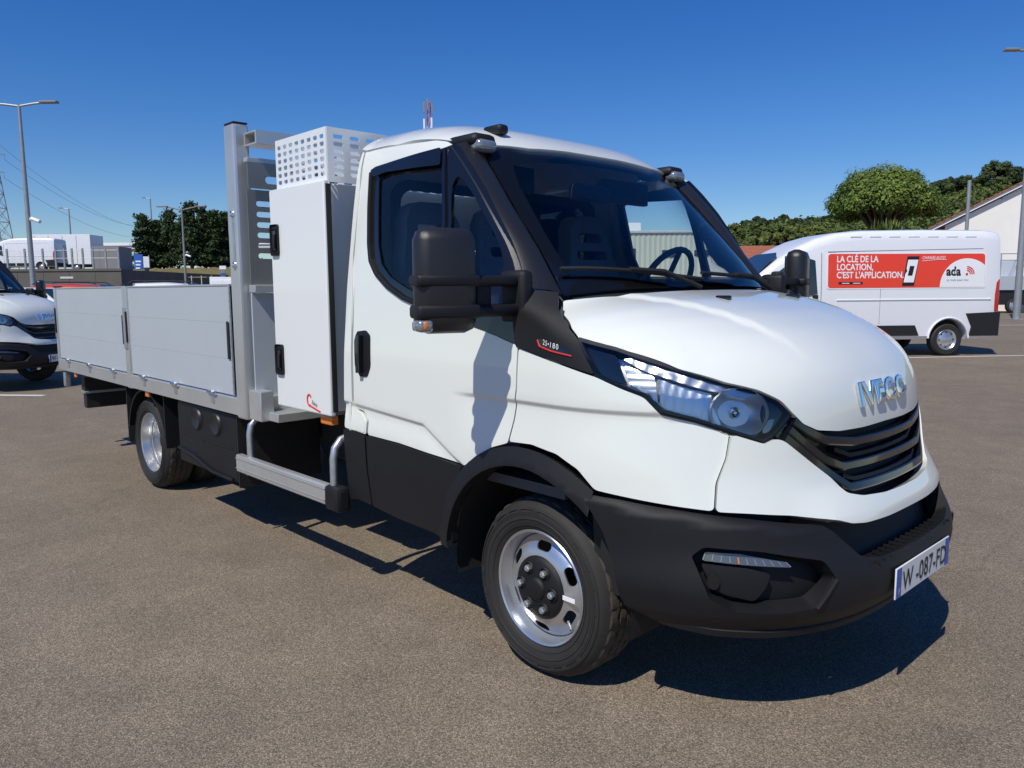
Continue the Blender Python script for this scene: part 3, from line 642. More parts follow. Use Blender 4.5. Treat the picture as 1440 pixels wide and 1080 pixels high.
# ---- headlights
lampP=pa(shift(lamp_top,0,1.5)+lamp_bot,(.93,1.3))
for sg in (1,-1):
    mir=(lambda L:[(p[0]*sg,p[1]) for p in L])
    hl=patch('headlight',A,mir(lampP),'reflector',truck,off=-.055,thick=0,step=.04)
    c=np.array(lampP).mean(0)
    patch('lens',A,mir(lampP),'lens',hl,off=.004,thick=0,step=.04)
    lo_=lampP+[lampP[0]]
    ribbon('bezel',A,mir(lo_),.018,'plastic',hl,off=-.005,thick=.06,step=.02)
    patch('dark_blade',A,mir(pa([(822,485),(866,498),(880,541),(842,528)],(.93,1.25))),'gloss',hl,off=-.020,thick=.02,step=.03)
    r1=pa([(874,503),(905,501),(1000,531),(1065,552),(1050,560),(985,545),(905,520)],(.8,1.2))
    patch('upper_reflector',A,mir(r1),'reflector',hl,off=-.012,thick=.03,step=.02,disp=lambda Q:.002*np.sin(Q[:,0]*160))
    r2=pa([(876,510),(905,521),(920,527),(925,568),(907,552),(884,541)],(.8,1.15))
    patch('side_reflector',A,mir(r2),'reflector',hl,off=-.02,thick=.03,step=.01,disp=lambda Q:.005-.010*np.clip(1-((Q[:,0]-.42)/.08)**2,-1,1)+.0012*np.sin(Q[:,2]*240))
    r3=pa([(924,530),(975,545),(1004,551),(1003,565),(1018,600),(978,588),(930,574)],(.75,1.1))
    patch('main_reflector',A,mir(r3),'reflector',hl,off=-.03,thick=.02,step=.008,disp=lambda Q:.012-.014*np.clip(1-((Q[:,0]-.58)/.10)**2,-1,1)+.0010*np.sin(Q[:,0]*260))
    # projector bowl
    cb=np.array(pa([(1042,580)],(.55,1.05))[0]); P=cb[None,:]*np.array([[sg,1]]); q=A(P[:,0],P[:,1])[0]; nn=snormal(A,P,CORE)[0]
    e1=np.cross(nn,(0,0,1)); e1/=np.linalg.norm(e1); e2=np.cross(e1,nn)*-1; e2=np.cross(nn,e1)
    def ring(prof,name,m,par,n=28,sx=1.25):
        V=[];F=[]
        for (r,h) in prof:
            for k in range(n): a=2*math.pi*k/n; V.append(q+e1*r*sx*math.cos(a)+e2*r*math.sin(a)+nn*h)
        for i in range(len(prof)-1):
            for k in range(n): F.append((i*n+k,i*n+(k+1)%n,(i+1)*n+(k+1)%n,(i+1)*n+k))
        mb=MB(); mb.add(V,F); return mb.build(name,m,par,angle=50)
    ring([(.084,-.012),(.080,-.008),(.070,-.03),(.050,-.055),(.02,-.068),(.001,-.07)],'bowl_reflector','reflector',hl)
    ring([(.020,-.07),(.020,-.045),(.014,-.034),(.001,-.03)],'bulb_shield','chrome',hl,sx=1)
    patch('daytime_lamp',A,mir(pa([(1076,560),(1094,568),(1105,580),(1086,608),(1074,612)],(.47,1.05))),'gloss',hl,off=-.014,thick=.02,step=.03)
    patch('daytime_strip',A,mir(pa([(1078,592),(1092,588),(1084,607),(1073,610)],(.47,1.0))),'clear',hl,off=-.008,thick=.004,step=.02)
# ---- wing mirrors
for sg in (-1,1):
    PH=Matrix.Translation((-.12,-1.28,0))@Matrix.Rotation(math.radians(-20),4,'Z')@Matrix.Translation((.12,1.28,0))
    def fin(o,turn=True):
        if turn: o.data.transform(PH)
        if sg==1: o.data.transform(Matrix.Scale(-1,4,(0,1,0))); o.data.flip_normals()
        return o
    mr=fin(MB().box(-.18,-.065,-1.385,-1.165,1.325,1.685,.045).build('wing_mirror','pillar',truck,angle=60))
    def part(mb,name,m,turn=True): return fin(mb.build(name,m,mr,angle=55),turn)
    part(MB().box(-.178,-.061,-1.389,-1.161,1.484,1.526,.012),'upper_band','plastic'); part(MB().box(-.178,-.061,-1.389,-1.161,1.376,1.424,.012),'lower_band','plastic')
    part(MB().box(-.165,-.055,-1.20,-.93,1.486,1.524,.012),'upper_arm','plastic',False); part(MB().box(-.165,-.055,-1.20,-.93,1.378,1.422,.014),'lower_arm','plastic',False)
    part(MB().box(-.15,-.07,-1.17,-1.10,1.40,1.50,.01),'pivot_block','plastic',False)
    part(MB().box(-.16,-.03,-.985,-.925,1.35,1.545,.02),'mounting_foot','plastic',False)
    part(MB().box(-.150,-.061,-1.389,-1.335,1.332,1.374,.012),'indicator','clear'); part(MB().box(-.10,-.0595,-1.375,-1.352,1.338,1.370,.008),'indicator_bulb','amber')
    part(MB().box(-.184,-.178,-1.355,-1.20,1.36,1.65,.003),'mirror_glass','chrome')
# ---- roof marker lamps and aerial base
for y in (-.70,.70):
    q=B(np.array([2.02]),np.array([y]))[0]; r_=MB().box(q[0]-.16,q[0]+.08,y-.065,y+.065,q[2]-.02,q[2]+.038,.025).build('roof_lamp','plastic',truck,angle=60)
    q2=B(np.array([1.965]),np.array([y]))[0]
    MB().box(q2[0]-.02,q2[0]+.06,y-.055,y+.055,q2[2]-.015,q2[2]+.040,.022).build('lens','clear',r_,angle=60)
q=B(*np.array(pb([(697,188)],(2.1,-.5))[0])); MB().box(q[0]-.06,q[0]+.06,q[1]-.03,q[1]+.03,q[2]-.01,q[2]+.035,.016).build('aerial_base','plastic',truck,angle=60)
# ---- interior
it=MB(); it.box(-1.2,.10,-.90,.90,.70,.74); it.build('cab_floor','dark',truck)
patch('headliner',B,[(1.98,0),(1.98,-.5),(2.1,-.7),(2.70,-.80),(2.70,0)],'headliner',truck,off=-.06,thick=0,step=.1,sym=True,rnd=False)
dsh=MB()
prof=[(.0,1.36),(-.06,1.42),(-.14,1.445),(-.26,1.41),(-.32,1.28),(-.28,.95),(.0,.9)]
n=len(prof); V=[(x,y,z) for y in (-.76,.76) for x,z in prof]; dsh.add(V,[tuple(range(n))[::-1],tuple(range(n,2*n))]+[(i,(i+1)%n,n+(i+1)%n,n+i) for i in range(n)]); dash=dsh.build('dashboard','dark',truck)
MB().box(-.26,-.08,.22,.66,1.43,1.52,.03).build('instrument_hood','dark',dash)
def seat(y0,y1):
    s=MB().box(-.98,-.45,y0,y1,.98,1.20,.04).build('seat','seat',truck,angle=60)
    yc=(y0+y1)/2
    hs_=[oval(0,.60,.20,.055),oval(0,.50,.26,.05)]
    ol=rrect(-(y1-y0)/2+.01,(y1-y0)/2-.01,-.02,.42,.05)
    ol=[(-.23,0),(.23,0),(.235,.30),(.21,.42),(.17,.55),(.155,.64),(.12,.70),(.06,.725),(-.06,.725),(-.12,.70),(-.155,.64),(-.17,.55),(-.21,.42),(-.235,.30)]
    plate('backrest',ol,[h[::-1] for h in hs_],lambda u,v,h:(-.93-.20*v+h,yc+u,1.165+v),'seat',s,thick=.10,step=.3)
    return s
seat(-.86,-.40); seat(-.39,.07); seat(.26,.74)
stw=MB(); cx,cy,cz_=-.44,.46,1.50
R_=Matrix.Rotation(math.radians(-62),3,'Y')
def swp(a,r=.195): v=R_@Vector((r*math.cos(a),r*math.sin(a),0)); return (cx+v.x,cy+v.y,cz_+v.z)
stw.tube([swp(a) for a in np.linspace(0,2*math.pi,33)],.016,8,False)
for a in (0.0,2.2,-2.2): stw.tube([swp(a,.03),swp(a)],.014,6)
stw.tube([(cx,cy,cz_),(cx+.22,cy,cz_-.13)],.03,8); stw.build('steering_wheel','dark',truck)
MB().box(-.60,-.54,-.13,.13,1.90,1.98,.02).build('rear_view_mirror','dark',truck)
for y in (-.45,.45): MB().box(-.74,-.70,y-.2,y+.2,1.93,2.05,.008).build('sun_visor','dark',truck)
cabparts=set(truck.children)
# ---- wheels
def wheel(x,yo,front,parent,sg=-1):
    """yo: plane of the outer rim lip"""
    c=(x,0,.345); s=sg
    tw=.195; yi=yo-(-1 if s>0 else 1)*0
    Y=lambda h:yo-s*h          # h measured inwards from the outer lip
    w=bpy.data.objects.new('wheel',None); link(w,parent); w.location=(0,0,0)
    def lat(prof,name,m,n=64,par=None,ang=40):
        mb=MB(); mb.lathe([(r,Y(h)) for r,h in prof],(x,0,.345),n); return mb.build(name,m,par or w,angle=ang)
    ty=lat([(.212,.016),(.222,.004),(.235,-.010),(.262,-.020),(.290,-.022),(.312,-.016),(.326,-.004),(.334,.010),(.338,.016)],'tyre','rubber',72)
    # sidewall relief rings and lettering blocks
    lat([(.266,-.0195),(.268,-.0235),(.272,-.0235),(.274,-.0205)],'sidewall_ring','rubber',72,ty)
    lat([(.304,-.018),(.306,-.0225),(.311,-.0205),(.313,-.0155)],'sidewall_ring','rubber',72,ty)
    for r0 in (.243,.250,.285,.292): lat([(r0,-.0205 if r0>.26 else -.0135),(r0+.001,-.0235 if r0>.26 else -.0165),(r0+.0025,-.0235 if r0>.26 else -.0168),(r0+.0035,-.021 if r0>.26 else -.0145)],'sidewall_ring','rubber',72,ty)
    for q in range(24):
        a=2*math.pi*q/24+(.04 if q%2 else 0); rr=.298; bx=MB().box(-.013,.013,-.0018,.0018,-.007,.007); Mx=Matrix.Translation((x+rr*math.cos(a),Y(-.0205),.345+rr*math.sin(a)))@Matrix.Rotation(-a+math.pi/2,4,'Y'); bx.V=[tuple(Mx@Vector(v)) for v in bx.V]
        if q%6<4: bx.build('sidewall_mark','rubber',ty)
    # tread: ribs with sipes
    V=[];F=[]; n=120; prof=[(.334,.012),(.343,.020),(.347,.042),(.347,.052),(.339,.054),(.339,.060),(.3475,.062),(.3475,.092),(.339,.094),(.339,.100),(.3475,.102),(.3475,.132),(.339,.134),(.339,.14),(.347,.142),(.347,.16),(.343,.172),(.334,.185),(.31,.20),(.27,.205),(.215,.185)]
    for j,(r,h) in enumerate(prof):
        for k in range(n):
            a=2*math.pi*k/n; blk=(k+(j//3)%2)%4==0
            rr=r-(.007 if blk and r>.34 else 0); V.append((x+rr*math.cos(a),Y(h),.345+rr*math.sin(a)))
    for j in range(len(prof)-1):
        for k in range(n): F.append((j*n+k,j*n+(k+1)%n,(j+1)*n+(k+1)%n,(j+1)*n+k))
    mb=MB(); mb.add(V,F); mb.build('tread','tread',ty,angle=25)
    if front:
        rim=lat([(.222,.006),(.225,-.004),(.221,-.008),(.214,-.004),(.209,.012),(.203,.03),(.200,.055),(.196,.06),(.19,.05)],'rim','steel',72)
        lat([(.20,.05),(.20,.18)],'barrel','steel',48,rim)
        P=[(r*math.cos(a),r*math.sin(a)) for r in (.197,) for a in np.linspace(0,2*math.pi,61)[:-1]]
        holes=[]
        for k in range(6):
            a0=math.radians(28+60*k); o_=oval(0,0,.072,.034,4); holes.append([(( .160+py)*math.cos(a0)-px_*math.sin(a0)*1.0,(.160+py)*math.sin(a0)+px_*math.cos(a0)) for px_,py in o_][::-1])
        def dm(u,v,h):
            r=math.hypot(u,v); hh=np.interp(r,[.0,.10,.125,.15,.18,.197],[.004,.004,.008,.016,.034,.052]); return (x+u,Y(hh-h),.345+v)
        plate('disc',P,holes,dm,'steel',rim,thick=.006,step=.02)
        lat([(.001,-.030),(.035,-.030),(.042,-.026),(.046,-.018),(.075,-.016),(.108,-.010),(.121,.0),(.125,.012)],'hub_cover','plastic',48)
        for k in range(6):
            a=math.radians(58+60*k); nx,nz=x+.082*math.cos(a),.345+.082*math.sin(a)
            MB().lathe([(.026,Y(-.0165)),(.022,Y(-.021)),(.019,Y(-.015))],(nx,0,nz),14).build('nut_recess','plastic',w)
            MB().lathe([(.0135,Y(-.014)),(.0135,Y(-.030)),(.009,Y(-.034)),(.0005,Y(-.034))],(nx,0,nz),6).build('wheel_nut','galv',w,angle=20)
        MB().box(x+.125,x+.185,Y(-.004)-.001,Y(-.004)+.001,.335,.352).build('sticker','adwhite',rim)
        MB().tube([(x+.14,Y(.01),.25),(x+.175,Y(-.012),.235)],.006,8).build('valve','galv',rim)
    else:
        rim=lat([(.222,.006),(.226,-.003),(.221,-.008),(.213,-.003),(.208,.02),(.201,.045),(.198,.055),(.198,.10),(.192,.125),(.176,.135),(.15,.137),(.12,.13),(.10,.125),(.001,.122)],'rim','steel',64)
        lat([(.198,.066),(.194,.070),(.198,.074)],'barrel_ridge','steel',64,rim)
        for k in range(6):
            a=math.radians(60*k); nx,nz=x+.085*math.cos(a),.345+.085*math.sin(a)
            MB().lathe([(.014,Y(.13)),(.014,Y(.10)),(.0005,Y(.098))],(nx,0,nz),6).build('wheel_nut','galv',w)
        lat([(.06,.13),(.058,.10),(.03,.09),(.001,.088)],'hub','steel',32)
    return w
wheel(0,-.935,True,truck,-1); wheel(0,.935,True,truck,1)
XR=-4.064
wheel(XR,-.975,False,truck,-1); wheel(XR,.975,False,truck,1); wheel(XR,-.73,False,truck,-1); wheel(XR,.73,False,truck,1)
for sg in (-1,1):
    mb=MB(); mb.lathe([(.46,sg*.55),(.46,sg*.965)],(0,0,.385),28,a0=math.radians(-12),a1=math.radians(192)); mb.lathe([(.46,sg*.55),(.2,sg*.55)],(0,0,.385),28,a0=math.radians(-12),a1=math.radians(192)); mb.build('wheel_arch_liner','black',truck)
# ---- chassis
fr_=MB()
for sg in (-1,1): fr_.box(-6.1,.75,sg*.36-.035,sg*.36+.035,.53,.72)
for x in (-1.4,-2.4,-3.3,-4.6,-5.4,-6.0): fr_.box(x-.04,x+.04,-.36,.36,.56,.69)
fr_.build('chassis_frame','chassis',truck)
MB().tube([(XR,-.9,.345),(XR,-.2,.345),(XR,-.12,.345),(XR,.12,.345),(XR,.2,.345),(XR,.9,.345)],[.055,.055,.16,.16,.055,.055],14).build('rear_axle','chassis',truck)
MB().tube([(0,-.85,.33),(0,.85,.33)],.05,10).build('front_axle','chassis',truck)
MB().box(-.5,.84,-.60,.60,.385,.40,.004).build('sun_leak_plate','chassis',truck)  # unseen plate added to stop sun leaking through behind the bumper
MB().box(-.45,.55,-.30,.30,.41,.80,.05).build('engine','chassis',truck)
MB().tube([(-.4,0,.5),(-2.2,0,.47),(XR+.1,0,.36)],.045,10).build('drive_shaft','chassis',truck)
MB().box(-2.30,-1.30,-.55,.80,.45,.74,.03).build('underfloor_tank','chassis',truck)
MB().tube([(-1.0,.3,.40),(-2.3,.32,.40),(-3.2,.25,.42)],.06,10).build('exhaust','chassis',truck)
for sg in (-1,1):
    MB().box(-1.2,-.5,sg*.55-.3,sg*.55+.3,.42,.72,.03).build('cab_underside','chassis',truck)
    mb=MB()
    for k in range(3): mb.box(XR-.62+.0,XR+.62,sg*.36-.03,sg*.36+.03,.40+.02*k,.415+.02*k)
    mb.build('leaf_spring','chassis',truck)
# black storage tank / side box ahead of the rear wheel with two cap recesses
tk=MB().box(-3.37,-2.42,-1.03,-.52,.325,.745,.025).build('side_tank','plastic',truck)
for x in (-3.02,-2.72):
    MB().lathe([(.001,-1.031),(.03,-1.032),(.050,-1.038),(.062,-1.045),(.070,-1.040),(.074,-1.028)],(x,0,.655),20).build('tank_recess','pillar',tk)
MB().box(-3.30,-2.50,-1.036,-1.028,.530,.535).build('tank_seam','black',tk); MB().tube([(-3.36,-1.03,.42),(-3.1,-1.036,.40),(-2.8,-1.037,.345),(-2.5,-1.034,.34)],.012,8).build('tank_strap','plastic',tk)
MB().box(-2.405,-2.395,-1.04,-.5,.31,.75).build('tank_end_plate','chassis',tk); MB().tube([(-2.38,-1.0,.40),(-2.38,-.99,.40)],.018,8).build('bolt','galv',tk)
# mudguards over the rear wheels
for sg in (-1,1):
    mb=MB(); y0,y1=sg*.66,sg*1.01
    mb.lathe([(.405,y0),(.405,y1),(.39,y1)],(XR,0,.345),24,a0=math.radians(12),a1=math.radians(168)); g=mb.build('mudguard','plastic',truck)
    MB().box(XR-.42,XR-.405,min(y0,y1),max(y0,y1),.30,.74).build('mud_flap','black',g); MB().box(XR+.385,XR+.40,min(y0,y1),max(y0,y1),.36,.74).build('mudguard_front','plastic',g)
# aluminium step bar with bent tube hangers
st=MB().box(-2.36,-1.345,-1.075,-1.030,.425,.528,.010).build('step_bar','alu',truck)
for z in (.448,.505): MB().box(-2.358,-1.347,-1.0775,-1.070,z-.002,z+.002).build('groove','grey',st)
MB().box(-1.345,-1.215,-1.082,-1.0,.405,.53,.022).build('end_cap','plastic',st)
for x in (-2.22,-1.30): MB().tube([(x,-1.045,.52),(x,-1.045,.66),(x,-1.035,.71),(x,-1.00,.75),(x,-.94,.765),(x,-.5,.765)],.019,10).build('hanger','galv',st,angle=60)
# ================================================================ bed
bed=MB().box(-6.20,-2.20,-1.03,1.03,.775,.825).build('bed_floor','alu',truck)
for sg in (-1,1):
    def yb(a,b_): return (min(sg*a,sg*b_),max(sg*a,sg*b_))
    MB().box(-6.21,-2.31,*yb(1.0,1.06),.758,.858,.004).build('bed_rail','alu',bed)
    for (x0,x1) in ((-6.16,-4.265),(-4.165,-2.385)):
        side=MB().box(x0,x1,*yb(1.022,1.045),.868,1.505).build('dropside','aluside',truck)
        n=3
        for k in range(n):
            za,zb=.870+k*.2118,.870+(k+1)*.2118-.0007
            MB().box(x0+.004,x1-.004,*yb(1.045,1.0500),za,zb).build('plank','aluside',side)
        MB().box(x0,x1,*yb(1.018,1.054),1.505,1.516,.002).build('top_edge','alu',side)
        for xe in (x0,x1): MB().box(xe-.012 if xe==x1 else xe,xe if xe==x1 else xe+.012,*yb(1.02,1.0535),.868,1.506).build('end_profile','alu',side)
        for k in range(3):
            xh=x0+(x1-x0)*(.16+.34*k); h=MB().box(xh-.05,xh+.05,*yb(1.056,1.068),.842,.862,.003).build('hinge','galv',side)
            MB().tube([(xh-.065,sg*1.066,.862),(xh+.065,sg*1.066,.862)],.010,8).build('hinge_pin','chrome',h); MB().box(xh-.022,xh+.022,*yb(1.060,1.066),.80,.85,.002).build('hinge_leaf','galv',h)
            MB().tube([(xh+.02,sg*1.066,.868),(xh+.02,sg*1.082,.868)],.012,8).build('hinge_bolt','chrome',h)
        rv=MB()
        for xe in (x0+.006,x1-.006):
            for q in range(14): rv.box(xe-.003,xe+.003,*yb(1.053,1.0555),.90+.043*q,.906+.043*q)
        rv.build('rivets','galv',side)['kind']='stuff'
        xl=x1-.035 if x1>-3 else x1-.03
        MB().box(xl-.015,xl+.015,*yb(1.054,1.060),1.08,1.30,.004).build('latch_slot','black',side)
    # posts
    for (xa,xb) in ((-6.215,-6.165),(-4.262,-4.168)):
        p_=MB().box(xa,xb,*yb(1.0,1.062),.752,1.522,.008).build('bed_post','alu',truck)
        MB().box(xa+.012,xb-.012,*yb(1.062,1.070),1.05,1.36,.004).build('latch','galv',p_); MB().box(xb-.018,xb-.004,*yb(1.062,1.074),1.10,1.33,.004).build('latch_handle','black',p_)
        MB().box(xa-.003,xb+.003,*yb(.99,1.065),1.522,1.530,.002).build('cap','black',p_)
    fp=MB().box(-2.335,-2.205,*yb(.97,1.065),.742,2.385,.016).build('front_post','alu',truck)
    MB().box(-2.33,-2.21,*yb(.975,1.06),2.385,2.395,.004).build('post_cap','black',fp)
    MB().box(-2.268,-2.242,*yb(1.064,1.0685),1.62,1.90,.002).build('reinforcing_strip','galv',fp)
    for z in (1.90,1.62): MB().lathe([(.018,sg*1.064),(.018,sg*1.076),(.010,sg*1.080),(.0005,sg*1.080)],(-2.255,0,z),12).build('bolt','chrome',fp)
    MB().tube([(-2.335,sg*1.03,2.0),(-2.37,sg*1.03,1.97),(-2.375,sg*1.03,1.80),(-2.335,sg*1.03,1.72)],.012,8).build('rope_hook','galv',fp,angle=60)
    for x in (-5.75,-3.9): MB().box(x-.035,x+.035,*yb(1.03,1.045),.715,.752,.004).build('side_marker','amber',bed)
    MB().box(-6.14,-6.08,*yb(1.0,1.05),.60,.735,.01).build('rear_hook','galv',bed)
# tailgate
tg=MB().box(-6.205,-6.165,-.99,.99,.868,1.505,.004).build('tailgate','aluside',truck)
for k in range(3): MB().box(-6.212,-6.204,-.985,.985,.872+.212*k,.872+.212*k+.208,.002).build('plank','aluside',tg)
# headboard with slots and top rack bar
HX=-2.165
slots=[oval(yy,zz_,.27,.030)[::-1] for zz_ in (1.955,1.897,1.840,1.783,1.726,1.669) for yy in (-.835,-.50,-.165,.165,.50,.835)]
hb_=plate('headboard',[(-1.02,1.51),(1.02,1.51),(1.02,2.03),(-1.02,2.03)],slots,lambda u,v,h:(HX+h,u,v),'aludark',truck,thick=.006,step=.4)
plate('headboard_top',[(-1.02,2.035),(1.02,2.035),(1.02,2.175),(-1.02,2.175)],[oval(yy,2.085,.20,.040)[::-1] for yy in (-.82,-.40,0,.40,.82)],lambda u,v,h:(HX+.02+h,u,v),'aludark',hb_,thick=.006,step=.4)
MB().box(HX-.03,HX+.022,-1.02,1.02,2.175,2.20,.003).build('headboard_rail','alu',hb_)
MB().box(HX-.03,HX+.05,-1.02,1.02,1.465,1.508,.004).build('headboard_crossbar','alu',hb_)
MB().box(HX-.012,HX+.0,-1.02,1.02,.86,1.463,.002).build('headboard_lower','aluside',hb_)
MB().box(HX-.03,HX+.04,-1.02,1.02,.80,.88,.004).build('headboard_foot','alu',hb_)
rk=MB()
for (ya,yb_) in ((-1.0,1.0),):
    rk.box(-2.215,-2.20,ya,yb_,2.265,2.335); rk.box(-2.08,-2.065,ya,yb_,2.265,2.335); rk.box(-2.20,-2.08,ya,yb_,2.327,2.335); rk.box(-2.20,-2.08,ya,yb_,2.265,2.273)
rk.build('rack_bar','alu',truck)
MB().box(-2.20,-2.05,-1.05,-.97,.75,.92,.006).build('front_sill','alu',bed); MB().box(-2.20,-2.05,.97,1.05,.75,.92,.006).build('front_sill','alu',bed)
MB().box(-2.205,-1.95,-1.0,1.0,.752,.80,.004).build('front_crossmember','alu',bed)
# rear underrun bar
ur=MB().box(-5.95,-5.84,-.95,.95,.575,.70,.006).build('underrun_bar','chassis',truck); MB().box(-5.955,-5.835,-.955,.955,.548,.570,.003).build('underrun_trim','pole',ur); MB().box(-5.94,-5.85,-.94,.94,.41,.545,.006).build('underrun_lower','chassis',ur)
for sg in (-1,1): MB().box(-5.93,-5.86,sg*.36-.03,sg*.36+.03,.54,.76).build('bracket','chassis',ur)
# ================================================================ tool locker behind the cab
LX0,LX1,LZ0,LZ1=-1.855,-1.365,.865,1.985
lk=MB().box(LX0+.012,LX1,-1.008,1.008,LZ0+.012,LZ1,.006).build('tool_locker','paint2',truck)
for sg in (-1,1):
    def yb(a,b_): return (min(sg*a,sg*b_),max(sg*a,sg*b_))
    MB().box(LX1+.050,LX1+.058,*yb(1.004,1.030),LZ0+.02,LZ1-.01).build('door_seal','black',lk)
    dr=MB().box(LX0-.012,LX1+.052,*yb(1.012,1.040),LZ0,LZ1+.008,.008).build('locker_door','paint2',lk)
    for z in (1.735,1.115):
        h=MB().box(LX0+.005,LX0+.085,*yb(1.040,1.047),z-.08,z+.08,.014).build('latch_plate','plastic',dr); MB().box(LX0+.022,LX0+.07,*yb(1.046,1.050),z-.055,z+.055,.008).build('latch_recess','gloss',h); MB().box(LX0+.036,LX0+.058,*yb(1.049,1.058),z-.045,z+.03,.004).build('latch_paddle','black',h)
    if sg==-1:
        tx=lambda x,y,z:(LX1-.20+x,-1.0415-z,LZ0+.055+y)
        V,F=text_mesh('Chins',.05,bold=.01,shear=.3); text_obj('maker_decal','hins',.034,lambda x,y,z:(LX1-.135+x,-1.0412,LZ0+.045+y-.25*x),'ink',dr,shear=.3)
        rg=[( -.03+.020*math.cos(a), -.012+.028*math.sin(a)) for a in np.linspace(.6,5.2,14)]
        mb=MB(); mb.tube([(LX1-.125+a,-1.0415,LZ0+.075+b_) for a,b_ in rg],.0045,6); mb.tube([(LX1-.155,-1.0415,LZ0+.036),(LX1-.05,-1.0415,LZ0+.014)],.004,6); mb.build('maker_mark','logo',dr)
    MB().box(LX1-.11,LX1-.0,*yb(.97,1.01),LZ0-.055,LZ0-.01,.006).build('marker_lamp','amber',lk)
# perforated cage on top
def slotgrid(w,h,nx,ny,sw,sh,mx,my): return [rrect(mx+(w-2*mx)*i/(nx-1)-sw/2,mx+(w-2*mx)*i/(nx-1)+sw/2,my+(h-2*my)*j/(ny-1)-sh/2,my+(h-2*my)*j/(ny-1)+sh/2,sh*.32,3)[::-1] for i in range(nx) for j in range(ny)]
CZ0,CZ1=LZ1+.0,2.238; CX0,CX1=LX0+.03,LX1+.045; cw,chh=CX1-CX0,CZ1-CZ0
for sg in (-1,1):
    plate('cage_side',[(0,0),(cw,0),(cw,chh),(0,chh)],slotgrid(cw,chh,8,6,.036,.020,.040,.040),lambda u,v,h:(CX0+u,sg*(1.012+h),CZ0+v),'paint2',lk,thick=.004,step=.3)
for X in (CX0,CX1):
    plate('cage_panel',[(-1.01,0),(1.01,0),(1.01,chh),(-1.01,chh)],[[(px_-1.01,py) for px_,py in s_] for s_ in slotgrid(2.02,chh,22,6,.052,.020,.06,.040)],lambda u,v,h:(X+h,u,CZ0+v),'paint2',lk,thick=.004,step=.4)
# ================================================================ setting
FWH=np.array([math.cos(YAW),math.sin(YAW),0]); RTH=_rt; RZ=YAW-math.pi/2
def gp(u,depth,z=0.):
    d=ray(u,407); P=_C+d*depth; return (P[0],P[1],z)
def zat(u,v,depth): return (_C+ray(u,v)*depth)[2]
g=mesh_obj('ground',[(-1500,-1500,0),(1500,-1500,0),(1500,1500,0),(-1500,1500,0)],[(0,1,2,3)],'asphalt',smooth=False); tag(g,None,kind='structure')
def strip(name,a,b,w,z=.004):
    a,b=np.array(a[:2]),np.array(b[:2]); d=(b-a)/np.linalg.norm(b-a); n=np.array([-d[1],d[0]])*w/2
    o=mesh_obj(name,[(*(a-n),z),(*(b-n),z),(*(b+n),z),(*(a+n),z)],[(0,1,2,3)],'line',smooth=False); return tag(o,None,kind='structure')
a=on_z(1285,503,0); b=on_z(1440,500,0); dv=(b-a); strip('parking_line',a-dv*3,b+dv*3,.12)
a=on_z(0,556,0); b=on_z(62,556.5,0); dv=b-a; strip('parking_line',a-dv*6,b,.13)
a=on_z(1340,459,0); b=on_z(1440,457,0); dv=b-a; strip('parking_line',a,b+dv*4,.12)
# ---------------------------------------------------------------- second truck of the same make
t2=copy_tree(truck,None,skip=[c for c in truck.children if c not in cabparts and not c.name.startswith(('wheel','chassis_frame','engine','wheel_arch'))])
t2.location=(-12.492,-.445,0); t2.rotation_euler=(0,0,.7234); tag(t2,'white cab truck parked beyond the tailgate of the flatbed truck','truck')
MB().box(-5.6,-1.4,-1.05,1.05,.76,.86,.01).build('bed_floor','alu',t2); MB().box(-1.46,-1.40,-1.05,1.05,.86,1.9,.01).build('headboard','alu',t2)
for s_ in (-1,1): MB().box(-5.6,-1.48,s_*1.03-.015,s_*1.03+.015,.86,1.26,.004).build('dropside','aluside',t2)
# ---------------------------------------------------------------- vehicles by lofting
SEC=[(.0,0),(.92,0),(.985,.03),(1.0,.2),(1.0,.42),(.985,.62),(.955,.80),(.935,.90),(.915,.955),(.86,.985),(.70,.997),(.40,1.0),(0,1.0)]
CARSEC=[(.0,0),(.86,0),(.97,.10),(1.0,.28),(.99,.52),(.90,.62),(.82,.80),(.75,.93),(.62,.985),(.35,1.0),(0,1.0)]
def loft(name,st,sec,m,parent,cuts=()):
    """st: (x, zb, zr, w); sections mirrored; cuts: (x,z,r) wheel openings"""
    V=[];F=[];n=len(sec); N=2*n-2
    for (x,zb,zr,w) in st:
        ring=[(w*a,zb+(zr-zb)*b) for a,b in sec]; ring=ring+[(-y,z) for y,z in ring[-2:0:-1]]
        V+=[(x,y,z) for y,z in ring]
    for i in range(len(st)-1):
        for k in range(N): F.append((i*N+k,i*N+(k+1)%N,(i+1)*N+(k+1)%N,(i+1)*N+k))
    F.append(tuple(range(N))); F.append(tuple((len(st)-1)*N+k for k in range(N))[::-1])
    mb=MB(); mb.add(V,F); o=mb.build(name,m,parent,angle=40)
    for (cx_,cz2,r) in cuts:
        for s_ in (-1,1):
            c=MB().lathe([(r,-.5),(r,.5)],(cx_,s_*1.05,cz2),28); n_=28
            c.F.append(tuple(range(n_))); c.F.append(tuple(range(n_,2*n_))[::-1]); co=c.build('cutter','black',parent)
            md=o.modifiers.new('b','BOOLEAN'); md.object=co; md.operation='DIFFERENCE'; md.solver='EXACT'
            bpy.context.view_layer.update(); me=bpy.data.meshes.new_from_object(o.evaluated_get(bpy.context.evaluated_depsgraph_get()))
            o.modifiers.clear(); old=o.data; o.data=me; bpy.data.meshes.remove(old); bpy.data.objects.remove(co)
            me.set_sharp_from_angle(angle=math.radians(40))
    return o
def side_y(sec,zb,zr,w,z): return w*float(np.interp((z-zb)/(zr-zb),[b for a,b in sec[1:]],[a for a,b in sec[1:]]))
